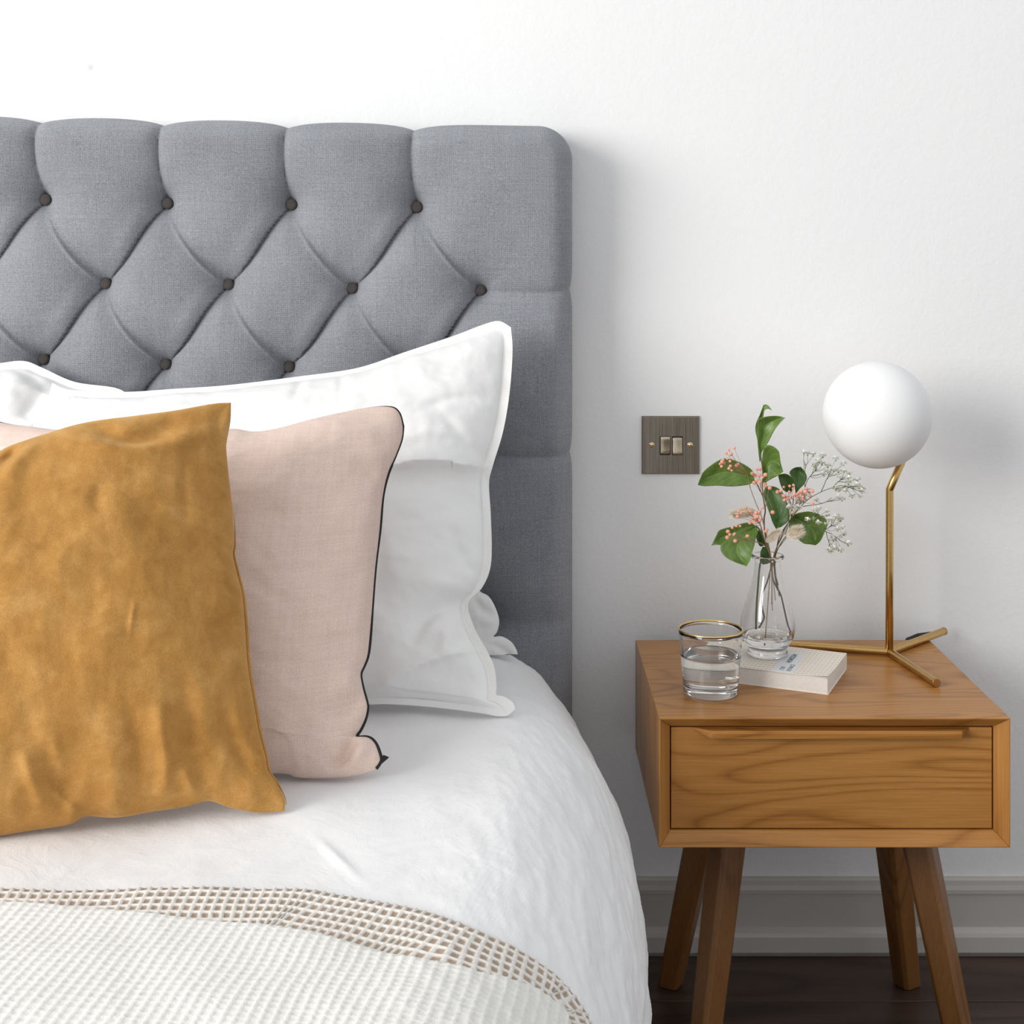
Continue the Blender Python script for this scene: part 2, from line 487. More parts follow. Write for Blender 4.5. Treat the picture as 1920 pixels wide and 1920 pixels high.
# ------------------------------------------------------------------ bed: headboard, buttons, base
bed = empty('upholstered_bed', (-0.68, 1.2, 0), 'bed with grey diamond-tufted upholstered headboard against the white wall', 'bed')
HY = 2.135                        # front of the padding
def hb(px, py): 
    p = at(px, py, 2.170); return p[0], p[2]
rows = []
row_y = [(374, 83), (529, 195), (675, 80), (835, 195), (988, 80), (1140, 195)]
exact = {(0, 0): (83, 374), (0, 1): (312, 381), (0, 2): (545, 383), (0, 3): (781, 388), (1, 0): (195, 531), (1, 1): (426, 533), (1, 2): (659, 540), (1, 3): (900, 544),
         (2, 0): (79, 674), (2, 1): (308, 683), (2, 2): (540, 688), (2, 3): (777, 693)}
B = {}
for r, (y0, x0) in enumerate(row_y):
    for c in range(-5, 4):
        p = exact.get((r, c), (x0 + 234.5 * c, y0 + 0.019 * (x0 + 234.5 * c - x0)))
        B[(r, c)] = hb(*p)
XR = at(1073, 500, 2.17)[0]
XL = -1.46
def ztop(x):
    px = x * F / 2.17 + CX
    return CAMZ - (236.0 + 0.0185 * (px - 1000) - CY) * 2.17 / F
# fine grid where the photo looks, coarse further left
gx = np.concatenate([np.linspace(XL, -0.82, 120, endpoint=False), np.arange(-0.82, XR + 0.001, 0.00185)])
gx[-1] = XR
zb = 0.10
gz = np.concatenate([np.linspace(zb, 0.62, 60, endpoint=False), np.arange(0.62, 1.315, 0.00185)])
zfrac = (gz - zb) / (gz[-1] - zb)
X, T = np.meshgrid(gx, zfrac)
Zt = ztop(X)
# dips of the top edge at the vertical pleats
vx = [B[(0, c)][0] - 0.0035 for c in range(-5, 4)]
dip = np.zeros_like(X)
for x in vx:
    dip += 0.0075 * np.exp(-np.abs(X - x) / 0.018) + 0.003 * np.exp(-((X - x) / 0.05) ** 2)
Z = zb + T * (Zt - zb) 
# rounded right corner: push points outside back onto the outline
R = 0.052
def inside(x, z, zt):
    dx = (x - (XR - R)); dz = (z - (zt - R)); dl = ((XL + R) - x)
    dx = np.maximum(dx, dl)
    q = np.hypot(np.maximum(dx, 0), np.maximum(dz, 0))
    return R - np.where((dx > 0) & (dz > 0), q, np.maximum(dx, dz))
e = inside(X, Z, Zt)
cornr = (X > XR - R) & (Z > Zt - R)
dxc = X - (XR - R); dzc = Z - (Zt - R); q = np.hypot(dxc, dzc) + 1e-9
sc_ = np.where(cornr & (q > R), R / q, 1.0)
X = np.where(cornr, XR - R + dxc * sc_, X); Z = np.where(cornr, Zt - R + dzc * sc_, Z)
e = np.clip(inside(X, Z, Zt), 0, None)
# padding relief
P = np.full(X.shape, 0.0)
dbtn = np.full(X.shape, 9.0); sx = X; sz = Z
for (r, c), (bx, bz) in B.items():
    dbtn = np.minimum(dbtn, np.hypot(X - bx, Z - bz))
dfold = np.full(X.shape, 9.0)
def seg(a, b, bow=0.0, step=0.0, rec=0.02, groove=0.006, gw=0.006, lead=0.0, powr=1.0, tpow=0.0, soft=0.0, sbow=0.0):
    """a fold between two points: a groove plus a step whose right-hand side lies lower"""
    global P, dfold
    ax, az = a; bx, bz = b
    L = math.hypot(bx - ax, bz - az); tx, tz = (bx - ax) / L, (bz - az) / L
    m = (X > min(ax, bx) - 0.12) & (X < max(ax, bx) + 0.12) & (Z > min(az, bz) - 0.12) & (Z < max(az, bz) + 0.12)
    x = X[m]; z = Z[m]
    t = ((x - ax) * tx + (z - az) * tz) / L
    nx, nz = -tz, tx
    if nx < 0: nx, nz = -nx, -nz                    # normal points right
    s = (x - ax) * nx + (z - az) * nz - bow * 4 * np.clip(t, 0, 1) * (1 - np.clip(t, 0, 1)) - sbow * np.sin(2 * np.pi * np.clip(t, 0, 1))
    out = np.maximum(np.maximum(-t, t - 1), 0) * L
    env = np.exp(-(out / 0.006) ** 2)
    mid = np.clip(4 * np.clip(t, 0, 1) * (1 - np.clip(t, 0, 1)), 0, 1) ** powr
    dd = np.hypot(s, out)
    h = np.zeros_like(s)
    h -= groove * np.exp(-(np.abs(s) / gw) ** 1.1) * env * (0.55 + 0.45 * (1 - mid))
    st = np.where(s > 0, -np.exp(-s / rec) * ((1 - np.exp(-np.maximum(s, 0) / soft)) if soft else 1.0), 0.0)
    ridge = np.where(s <= 0, np.exp(-((s + lead) / max(lead, 1e-4)) ** 2) * 0.35, 0) if lead else 0
    tc = np.clip(t, 0, 1)
    tw = 1.0 if tpow == 0 else (np.clip(tc * 1.25, 0, 1) ** tpow if tpow > 0 else (1 - 0.75 * tc) ** (-tpow))
    h += step * (st + ridge) * env * (0.35 + 0.65 * mid) * tw
    P[m] += h
    dfold[m] = np.minimum(dfold[m], dd)
RMAX = len(row_y) - 1
for (r, c), p in B.items():
    if r == 0:
        top = (p[0] - 0.002, ztop(p[0]) + 0.03)
        seg(p, (p[0] - 0.004, ztop(p[0]) - 0.0), bow=-0.006, step=0.0035, rec=0.012, groove=0.013, gw=0.0075)
    if r < RMAX:
        lo_l = (r + 1, c - 1) if r % 2 == 0 else (r + 1, c)
        lo_r = (r + 1, c) if r % 2 == 0 else (r + 1, c + 1)
        if lo_l in B: seg(p, B[lo_l], bow=0.004, step=0.0135, rec=0.014, groove=0.003, gw=0.003, lead=0.013, tpow=-0.6, sbow=-0.003)
        if lo_r in B: seg(p, B[lo_r], bow=-0.009, step=0.0190, rec=0.022, groove=0.0, gw=0.0035, lead=0.0025, tpow=1.2, soft=0.014)
for r in (1, 3, 5):
    p = B[(r, 3)]
    seg(p, (XR + 0.004, p[1] + 0.0015), bow=0.004, step=0.0, groove=0.0065, gw=0.006)
pit = -0.018 * np.exp(-dbtn / 0.015)
for (r, c), (bx, bz) in B.items():
    dq = np.sqrt((X - bx) ** 2 + (Z - bz) ** 2 + 0.006 ** 2)
    pit -= 0.036 * np.exp(-(dq / 0.044) ** 1.25)
pit += 0.006
puff = 0.009 * (1 - np.exp(-(dfold / 0.024) ** 1.3))
P = P + pit + puff - 0.004
# thread-pull wrinkles around the buttons
P += 0.0006 * fbm(X * 30, Z * 30, 3, 3) * np.exp(-dbtn / 0.06)
re = 0.040
roll = np.where(e < re, re - np.sqrt(np.clip(re ** 2 - (re - e) ** 2, 0, None)), 0.0)
Yg = HY - P * sstep(-0.01, 0.03, e) + roll * 0.95
Z = Z - dip * np.exp(-np.maximum(Zt - Z, 0) / 0.022)
X = X - np.exp(-np.maximum(XR - X, 0) / 0.01) * sum(0.0045 * np.exp(-np.abs(Z - B[(r, 3)][1] - 0.0015) / 0.012) for r in (1, 3))
nr, nc = X.shape
V = np.stack([X, Yg, Z], -1).reshape(-1, 3)
faces = grid_faces(nr, nc)
# sides: boundary loop carried back to the wall
loop = list(range(nc)) + [i * nc + nc - 1 for i in range(1, nr)] + [(nr - 1) * nc + j for j in range(nc - 2, -1, -1)] + [i * nc for i in range(nr - 2, 0, -1)]
bk = V[loop].copy(); bk[:, 1] = WY - 0.004
bf = np.array([(loop[i], len(V) + i, len(V) + (i + 1) % len(loop), loop[(i + 1) % len(loop)]) for i in range(len(loop))])
headboard = mk('headboard', np.vstack([V, bk]), np.vstack([faces, bf]), M['grey_linen'], bed)
headboard['label'] = 'grey woven headboard with deep diamond tufting'
# buttons: domed cloth-covered discs sitting in the pits
bp = [(0.0, 0.0), (0.0045, -0.0002), (0.0072, -0.0016), (0.0085, -0.0040), (0.0084, -0.0065), (0.0070, -0.0090)]
bmV, bmF = [], []
nb = 20
for (rad, dep) in bp:
    for k in range(nb):
        a = 2 * math.pi * k / nb
        bmV.append((max(rad, 1e-4) * math.cos(a), -dep, max(rad, 1e-4) * math.sin(a)))
for i in range(len(bp) - 1):
    for k in range(nb):
        bmF.append((i * nb + k, i * nb + (k + 1) % nb, (i + 1) * nb + (k + 1) % nb, (i + 1) * nb + k))
bmF.append(tuple(range(nb))[::-1])
bme = bpy.data.meshes.new('button'); bme.from_pydata(bmV, [], bmF); bme.shade_smooth(); bme.materials.append(M['button'])
for (r, c), (bx, bz) in sorted(B.items()):
    if r > 2 or c < -1: continue
    ob = bpy.data.objects.new('button', bme); col.objects.link(ob); ob.parent = headboard
    ob.location = Vector((bx, HY + 0.0365, bz)) - bed.location
box('base', -1.43, 0.055, 0.32, 2.12, 0.06, 0.30, M['grey_linen'], bed, bev=0.01)
for lx in (-1.38, 0.0):
    for ly in (0.38, 2.05):
        box('leg', lx - 0.025, lx + 0.025, ly - 0.025, ly + 0.025, 0.0, 0.06, M['black'], bed, bev=0.003)

# ------------------------------------------------------------------ duvet
ZT = 0.525
_xe = [(0.2, .10), (1.0, .096), (1.2, .114), (1.4, .133), (1.5, .140), (1.6, .146), (1.7, .147), (1.75, .146), (1.85, .134), (1.95, .118), (2.05, .102), (2.13, .083)]
def xe(Y): return np.interp(Y, [q[0] for q in _xe], [q[1] for q in _xe])
def sa(Y): return np.interp(Y, [1.0, 2.13], [0.20, 0.145])
SB = 0.20
def bed_pt(q, Y):
    """q: distance across the bed measured from where the right shoulder starts"""
    a = sa(Y); A = 0.5 * math.pi * np.sqrt((a * a + SB * SB) / 2)
    xf = xe(Y) - a
    th = np.clip(q / A, 0, 1) * math.pi / 2
    Xr = np.where(q <= 0, xf + q, xf + a * np.sin(th))
    Zr = np.where(q <= 0, ZT, ZT - SB + SB * np.cos(th)) - np.maximum(q - A, 0)
    # left shoulder, far outside the photo
    xl = -1.36
    ql = xl - Xr
    A2 = 0.16 * math.pi / 2
    th2 = np.clip(ql / A2, 0, 1) * math.pi / 2
    Xr2 = np.where(ql > 0, xl - 0.16 * np.sin(th2), Xr)
    Zr2 = np.where(ql > 0, ZT - 0.16 + 0.16 * np.cos(th2) - np.maximum(ql - A2, 0), Zr)
    return Xr2, Y, Zr2
def on_bed(px, py):
    """where the ray through a photo pixel meets the bed: (q, Y)"""
    qq, yy = np.meshgrid(np.linspace(-1.2, 0.45, 700), np.linspace(0.95, 2.1, 600))
    x, y, z = bed_pt(qq, yy)
    dx = CX + F * x / y - px; dy = CY - F * (z - CAMZ) / y - py
    i = np.unravel_index(np.argmin(dx * dx + dy * dy), dx.shape)
    return qq[i], yy[i]
_a, _b = np.array(on_bed(578, 1562)), np.array(on_bed(690, 1662))
CR = (_a + _b) / 2; _d = (_b - _a) / np.linalg.norm(_b - _a); CRN = (-_d[1], _d[0])
def bed_disp(q, Y):
    side = sstep(-0.10, 0.16, q); far = sstep(0.15, 0.35, q)
    d = 0.004 * fbm(q * 4.2, Y * 3.6, 11, 3) 
    d += 0.0022 * (ridged(q * 9 + Y * 5, Y * 4 - q * 3, 5, 2) - 1.0) * (0.25 + 0.5 * side)
    d += (0.0009 * fbm(q * 34 + Y * 6, Y * 8, 21, 3) + 0.0010 * (ridged(q * 30 + Y * 12, Y * 7, 25, 3) - 1.0) + 0.0006 * fbm(q * 60, Y * 40, 27, 2)) * side
    d += 0.008 * fbm(q * 3.0, Y * 9, 31, 2) * far
    # a soft pulled crease on the top
    s = (q - CR[0]) * CRN[0] + (Y - CR[1]) * CRN[1]
    t = -(q - CR[0]) * CRN[1] + (Y - CR[1]) * CRN[0]
    d += 0.0026 * np.exp(-(s / 0.005) ** 2) * np.exp(-(t / 0.045) ** 2)
    return d
def bed_surf(q, Y, lift=0.0):
    h = 1e-3
    p0 = np.stack(np.broadcast_arrays(*bed_pt(q, Y)), -1)
    pq = np.stack(np.broadcast_arrays(*bed_pt(q + h, Y)), -1) - p0
    py = np.stack(np.broadcast_arrays(*bed_pt(q, Y + h)), -1) - p0
    nn = np.cross(pq, py); nn /= np.linalg.norm(nn, axis=-1)[..., None] + 1e-12
    d = bed_disp(q, Y) + lift
    return p0 + nn * d[..., None] if hasattr(d, 'shape') else p0 + nn * d
qv = np.concatenate([np.linspace(-1.75, -0.75, 90, endpoint=False), np.linspace(-0.75, -0.2, 150, endpoint=False), np.linspace(-0.2, 0.5, 300), np.linspace(0.505, 0.62, 20)])
yv = np.concatenate([np.linspace(0.26, 1.0, 90, endpoint=False), np.linspace(1.0, 2.118, 420)])
Q, YY = np.meshgrid(qv, yv)
S = bed_surf(Q, YY)
# head end tucks down behind the pillows
S[..., 2] -= 0.02 * sstep(2.06, 2.118, S[..., 1])
S[..., 2] = np.maximum(S[..., 2], 0.045 + 0.012 * np.sin(YY * 21))
nr, nc = Q.shape
Vd = S.reshape(-1, 3)
loop = list(range(nc)) + [i * nc + nc - 1 for i in range(1, nr)] + [(nr - 1) * nc + j for j in range(nc - 2, -1, -1)] + [i * nc for i in range(nr - 2, 0, -1)]
duvet = mk('duvet', Vd, grid_faces(nr, nc), M['duvet'], loc=(-0.68, 1.2, 0.045), label='white washed-linen duvet spread over the bed and down its side', cat='duvet')
so = duvet.modifiers.new('thickness', 'SOLIDIFY'); so.thickness = 0.02; so.offset = -1

# ------------------------------------------------------------------ waffle throw at the foot
U = [on_bed(*p) for p in [(0, 1676), (200, 1672), (530, 1668), (640, 1680), (800, 1708), (900, 1740), (1000, 1790), (1060, 1840), (1090, 1880), (1108, 1916)]]
Lw = [on_bed(*p) for p in [(0, 1707), (150, 1716), (300, 1730), (480, 1746), (600, 1762), (700, 1785), (800, 1808), (900, 1835), (1000, 1862), (1040, 1890), (1062, 1916)]]
def extend(c, a, b):
    c = [np.array(p) for p in c]
    return [c[0] + np.array(q) for q in a] + c + [c[-1] + np.array(q) for q in b]
U = extend(U, [(-0.75, -0.012), (-0.35, -0.004)], [(0.022, -0.045), (0.055, -0.12), (0.11, -0.28)])
Lw = extend(Lw, [(-0.75, -0.02), (-0.35, 0.0)], [(0.012, -0.04), (0.035, -0.11), (0.085, -0.26)])
CELL = 0.0094
throw = empty('waffle_throw', (-0.45, 0.95, ZT), 'cream waffle-knit throw with beige border folded across the foot of the bed', 'throw')
def ridge_fn(x, w):
    f = np.abs((x / CELL) % 1.0 - 0.5)            # 0 at the middle of a cell, 0.5 on the rib
    return np.exp(-((0.5 - f) / w) ** 2)
def add_cell_attr(o, val):
    a = o.data.attributes.new('cell', 'FLOAT', 'POINT')
    a.data.foreach_set('value', np.ascontiguousarray(val.reshape(-1), dtype=np.float32))
nU = 900
uc = resample(U, nU)
tg = np.gradient(uc, axis=0); ln = np.linalg.norm(tg, axis=1)[:, None]; tg = tg / ln
nrm2 = np.stack([tg[:, 1], -tg[:, 0]], 1)          # towards the foot
arc = np.r_[0, np.cumsum(np.linalg.norm(np.diff(uc, axis=0), axis=1))]
nb_ = 80; bwid = 0.098
bb = np.linspace(0, bwid, nb_)
Qb = uc[:, None, 0] + nrm2[:, None, 0] * bb[None, :]
Yb = uc[:, None, 1] + nrm2[:, None, 1] * bb[None, :]
AA = np.broadcast_to(arc[:, None], Qb.shape) + 0.0016 * fbm(Qb * 14, Yb * 14, 41, 2) - 0.15 * bb[None, :]
BB = np.broadcast_to(bb[None, :], Qb.shape) + 0.0014 * fbm(Qb * 14, Yb * 14, 45, 2)
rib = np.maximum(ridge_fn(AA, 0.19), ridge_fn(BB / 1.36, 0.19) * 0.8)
lift = 0.0035 + 0.0024 * rib + 0.0003 * perlin(Qb * 500, Yb * 500, 3)
lift = lift - 0.004 * np.exp(-bb[None, :] / 0.0025)
pts = bed_surf(Qb, Yb, lift)
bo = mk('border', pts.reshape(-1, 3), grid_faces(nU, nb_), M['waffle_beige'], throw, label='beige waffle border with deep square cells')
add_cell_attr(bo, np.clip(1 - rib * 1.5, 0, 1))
nW, nV = 800, 300
lc = resample(Lw, nW)
foot = np.stack([np.interp(np.linspace(0, 1, nW), [0, 1], [lc[0, 0] - 0.05, lc[-1, 0] + 0.02]), np.full(nW, 0.42)], 1)
tt = np.concatenate([np.linspace(0, 0.42, 230, endpoint=False), np.linspace(0.42, 1.0, 70)])
Qw = lc[:, None, 0] + (foot - lc)[:, None, 0] * tt[None, :]
Yw = lc[:, None, 1] + (foot - lc)[:, None, 1] * tt[None, :]
arcw = np.r_[0, np.cumsum(np.linalg.norm(np.diff(lc, axis=0), axis=1))]
dep = (lc[:, None, 1] - Yw)
AA = Qw + 0.20 * sstep(-0.30, -0.65, Qw) * (Yw - 1.2) + 0.0013 * fbm(Qw * 12, Yw * 12, 51, 2)
BB = Yw + 0.10 * Qw + 0.0013 * fbm(Qw * 12, Yw * 12, 57, 2)
rib = np.maximum(ridge_fn(AA, 0.15), ridge_fn(BB * 1.25, 0.2) * 0.4)
edge = np.linalg.norm(np.stack([Qw - lc[:, None, 0], Yw - lc[:, None, 1]], -1), axis=-1)
lift = 0.0115 - 0.009 * np.exp(-(edge / 0.0042) ** 1.5) + 0.0014 * (rib - 0.4) * sstep(0.0, 0.01, edge) + 0.0005 * perlin(Qw * 450, Yw * 450, 8)
pts = bed_surf(Qw, Yw, lift)
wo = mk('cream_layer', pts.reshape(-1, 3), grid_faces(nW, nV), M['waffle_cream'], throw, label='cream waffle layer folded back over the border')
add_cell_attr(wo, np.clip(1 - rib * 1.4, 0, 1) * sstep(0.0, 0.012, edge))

# ------------------------------------------------------------------ cushions and pillows
def plane_from(a):
    p = [np.array(at(*q)) for q in a]
    n_ = np.cross(p[1] - p[0], p[2] - p[0]); n_ /= np.linalg.norm(n_)
    if n_[1] > 0: n_ = -n_
    return p[0], n_
def unproject(PX, PY, pl):
    p0, n_ = pl
    d = np.stack([(PX - CX) / F, np.ones_like(PX), -(PY - CY) / F], -1)
    c = np.array([0, 0, CAMZ])
    t = np.dot(p0 - c, n_) / (d @ n_)
    return c + d * t[..., None]
def polydist(PX, PY, poly):
    """signed distance (px) to a polyline and position 0..1 along it; positive = right-hand side walking along"""
    p = resample(poly, 24)
    best = np.full(PX.shape, 1e9); sg = np.zeros(PX.shape); tt = np.zeros(PX.shape)
    for i in range(len(p) - 1):
        a, b = p[i], p[i + 1]; d = b - a; L2 = d @ d + 1e-9
        t = np.clip(((PX - a[0]) * d[0] + (PY - a[1]) * d[1]) / L2, 0, 1)
        dx = PX - a[0] - t * d[0]; dy = PY - a[1] - t * d[1]
        dd = np.hypot(dx, dy); m = dd < best
        best = np.where(m, dd, best)
        sg = np.where(m, np.sign(d[0] * dy - d[1] * dx), sg)
        tt = np.where(m, (i + t) / (len(p) - 1), tt)
    return best * np.where(sg == 0, 1, sg), tt
def cushion(name, top, right, bottom, left, anchors, tf, tb, mat, parent, creases=(), wr=None, n=170, flange=0.0, pexp=2.3, gexp=0.6, sag=0.0, smooth=True):
    pl = plane_from(anchors)
    ct, cb = resample(top, n), resample(bottom, n)
    cl, cr = resample(left, n), resample(right, n)
    u = np.linspace(0, 1, n); v = np.linspace(0, 1, n)
    # denser towards the rim
    w = 0.5 - 0.5 * np.cos(np.pi * u); w = 0.55 * u + 0.45 * w
    def rs(c): return np.stack([np.interp(w, u, c[:, k]) for k in (0, 1)], 1)
    ct, cb, cl, cr = map(rs, (ct, cb, cl, cr))
    Uu, Vv = np.meshgrid(w, w)           # rows: v (top to bottom)
    cc = [ct[0], ct[-1], cb[0], cb[-1]]
    PXY = ((1 - Vv)[..., None] * ct[None] + Vv[..., None] * cb[None] + (1 - Uu)[..., None] * cl[:, None] + Uu[..., None] * cr[:, None]
           - ((1 - Uu) * (1 - Vv))[..., None] * cc[0] - (Uu * (1 - Vv))[..., None] * cc[1] - ((1 - Uu) * Vv)[..., None] * cc[2] - (Uu * Vv)[..., None] * cc[3])
    PX, PY = PXY[..., 0], PXY[..., 1]
    flat = unproject(PX, PY, pl)
    fu = np.clip((Uu - flange) / (1 - 2 * flange), 0, 1); fv = np.clip((Vv - flange) / (1 - 2 * flange), 0, 1)
    fv2 = fv ** (1 - sag)
    f = ((1 - np.abs(2 * fu - 1) ** pexp) * (1 - np.abs(2 * fv2 - 1) ** pexp)); f = np.clip(f, 0, None) ** gexp
    d = np.zeros_like(f)
    for poly, amp, wd, kind in creases:
        s, t = polydist(PX, PY, poly)
        env = np.sin(np.pi * np.clip(t, 0.02, 0.98)) ** 0.6
        endm = 1.0
        if kind == 'v': d -= amp * np.exp(-(s / wd) ** 2) * env
        elif kind == 'r': d += amp * np.exp(-(s / wd) ** 2) * env
        elif kind == 's': d -= amp * np.where(s > 0, np.exp(-s / (wd * 3)), 0) * env * (1 - np.exp(-np.abs(s) / (wd * 0.7))) - amp * 0.35 * np.where(s <= 0, np.exp(-(s / wd) ** 2), 0) * env
    if wr is not None: d = d + wr(PX, PY, Uu, Vv)
    rim = np.clip(np.minimum(np.minimum(Uu, 1 - Uu), np.minimum(Vv, 1 - Vv)) / 0.045, 0, 1)
    d = d * rim ** 0.7
    nn = pl[1]
    front = flat + nn * (tf * f + d)[..., None]
    back = flat - nn * (tb * f + 0.0008)[..., None]
    # nothing sinks below the bedding
    zmin = ZT + 0.002
    for g_ in (front, back):
        low = g_[..., 0] < 0.02
        g_[..., 2] = np.where(low, np.maximum(g_[..., 2], zmin), g_[..., 2])
    Vf = front.reshape(-1, 3); Vb = back.reshape(-1, 3)
    idx = np.arange(n * n).reshape(n, n); bmap = idx + n * n
    ring = np.concatenate([idx[0, :], idx[1:, -1], idx[-1, -2::-1], idx[-2:0:-1, 0]])
    ff = grid_faces(n, n, 0, True); fb = grid_faces(n, n, n * n, False)
    rf = np.array([(ring[i], ring[(i + 1) % len(ring)], ring[(i + 1) % len(ring)] + n * n, ring[i] + n * n) for i in range(len(ring))])
    o = mk(name, np.vstack([Vf, Vb]), np.vstack([ff, fb, rf]), mat, parent)
    return o, front, pl
def strip_from(front, i0, i1, side, nrm, lift, width_idx, a=0, b=None):
    """rows of the front grid near one side, lifted a little: used for hems"""
    n_ = front.shape[0]
    if side == 'right': g_ = front[a:b, n_ - width_idx:, :]
    elif side == 'top': g_ = front[:width_idx, a:b, :]
    else: g_ = front[n_ - width_idx:, a:b, :]
    return g_ + nrm * lift

# white pillow nearest the camera
pA = empty('bed_pillow', (-0.18, 1.85, ZT), 'large white linen pillow with hemmed edge standing behind the blush cushion', 'pillow')
def wrA(PX, PY, u, v):
    d = 0.0028 * fbm(PX / 90, PY / 90, 61, 3)
    d += 0.0024 * (ridged(PX / 120 + PY / 300, PY / 80 - PX / 400, 65, 3) - 1) * (0.5 + 0.5 * sstep(350, 100, PX))
    d += 0.003 * (ridged(PX / 60, PY / 55, 69, 2) - 0.8) * sstep(300, 60, PX) * sstep(900, 760, PY)
    # edge gathers on the right
    d += 0.003 * perlin(PY / 34, PX / 120, 71) * sstep(0.80, 0.97, u)
    return d
A, Afront, Apl = cushion('pillow_body',
    [(98, 718), (130, 731), (232, 735), (330, 729), (430, 722), (560, 706), (670, 690), (760, 660), (850, 630), (905, 609), (935, 602), (958, 614)],
    [(958, 614), (961, 660), (955, 740), (943, 810), (925, 870), (917, 905), (920, 960), (922, 1030), (918, 1070), (903, 1103), (878, 1132), (890, 1178), (912, 1218), (927, 1252), (931, 1290), (930, 1303), (945, 1306), (962, 1318), (966, 1330)],
    [(60, 1350), (300, 1345), (500, 1332), (690, 1321), (760, 1322), (830, 1328), (900, 1337), (945, 1344), (966, 1330)],
    [(98, 718), (85, 760), (62, 800), (50, 900), (45, 1100), (60, 1350)],
    [(98, 718, 2.035), (958, 614, 2.06), (500, 1335, 1.776)], 0.085, 0.055, M['pillow'], pA,
    creases=[([(700, 925), (780, 905), (840, 897), (890, 890), (925, 872)], 0.026, 26, 's'),
             ([(680, 1312), (740, 1292), (800, 1262), (880, 1232)], 0.018, 20, 's'),
             ([(885, 1130), (840, 1145), (800, 1175), (770, 1230)], 0.011, 14, 'v'), ([(890, 1150), (850, 1190), (830, 1250)], 0.006, 14, 'r'), ([(720, 960), (715, 1050), (725, 1150)], 0.004, 20, 'v'), ([(905, 1085), (870, 1060), (850, 1000)], 0.005, 12, 'v'),
             ([(885, 1125), (830, 1118), (780, 1130)], 0.006, 16, 'r'),
             ([(930, 870), (880, 850), (830, 800)], 0.004, 10, 'v'),
             ([(640, 700), (650, 760), (645, 800)], 0.003, 9, 'v'), ([(565, 712), (570, 750), (560, 790)], 0.004, 10, 'v'),
             ([(790, 800), (850, 770), (900, 760)], 0.003, 8, 'v'), ([(760, 860), (820, 840), (880, 840)], 0.003, 10, 'r'),
             ([(60, 795), (100, 768), (150, 752)], 0.010, 16, 'r'), ([(100, 720), (95, 760), (70, 790)], 0.008, 12, 'v')],
    wr=wrA, flange=0.022, n=210, sag=0.12)
n_ = Afront.shape[0]
hm = strip_from(Afront, 0, 0, 'right', Apl[1], 0.0005, 9)
recalc(mk('hem', hm.reshape(-1, 3), grid_faces(hm.shape[0], hm.shape[1], 0, True), M['hem'], pA, label='stitched cream-white hem'))
hm = strip_from(Afront, 0, 0, 'top', Apl[1], 0.0003, 6)
recalc(mk('hem', hm.reshape(-1, 3), grid_faces(hm.shape[0], hm.shape[1], 0, True), M['hem'], pA))

# second white pillow, mostly hidden behind it, its ruffled edge showing
pB = empty('bed_pillow', (-0.2, 2.0, ZT), 'white linen pillow squashed behind the large one, only its ruffled right edge showing', 'pillow')
cushion('pillow_body',
    [(320, 830), (450, 805), (700, 780), (850, 790)],
    [(850, 790), (878, 900), (885, 1000), (890, 1090), (899, 1108), (917, 1119), (930, 1142), (936, 1165), (932, 1185), (925, 1194), (940, 1193), (958, 1203), (968, 1218), (973, 1234)],
    [(320, 1270), (500, 1262), (800, 1256), (930, 1250), (973, 1234)],
    [(320, 830), (310, 1000), (310, 1150), (320, 1270)],
    [(320, 830, 2.085), (850, 790, 2.085), (500, 1262, 2.03)], 0.035, 0.035, M['pillow'], pB,
    creases=[([(890, 1120), (905, 1140), (930, 1150)], 0.006, 8, 'v'), ([(900, 1170), (915, 1165), (930, 1168)], 0.004, 8, 'r'), ([(920, 1205), (940, 1215), (962, 1230)], 0.006, 6, 'v')],
    wr=lambda PX, PY, u, v: 0.003 * fbm(PX / 50, PY / 50, 81, 3), n=150)

# white pillow on the left, behind
pC = empty('bed_pillow', (-0.75, 1.98, ZT), 'crumpled white linen pillow at the far left against the headboard', 'pillow')
Cb, Cfront, Cpl = cushion('pillow_body',
    [(-430, 770), (-200, 695), (-60, 690), (0, 681), (45, 677), (80, 690), (140, 716), (215, 727), (245, 742)],
    [(245, 742), (215, 850), (170, 1000), (110, 1240)],
    [(-430, 1270), (-200, 1262), (0, 1252), (110, 1240)],
    [(-430, 770), (-440, 1000), (-435, 1150), (-430, 1270)],
    [(-430, 770, 2.09), (200, 725, 2.10), (0, 1255, 1.96)], 0.075, 0.06, M['pillow'], pC,
    creases=[([(20, 690), (60, 710), (95, 735)], 0.006, 10, 'v'), ([(20, 760), (50, 735), (90, 745)], 0.009, 14, 'r'), ([(60, 800), (75, 770), (90, 745)], 0.012, 12, 'v')],
    wr=lambda PX, PY, u, v: 0.003 * fbm(PX / 80, PY / 80, 91, 2) + 0.003 * (ridged(PX / 90, PY / 80, 95, 2) - 0.8), flange=0.025, n=180)
hm = strip_from(Cfront, 0, 0, 'top', Cpl[1], 0.0004, 7)
recalc(mk('hem', hm.reshape(-1, 3), grid_faces(hm.shape[0], hm.shape[1], 0, True), M['hem'], pC))

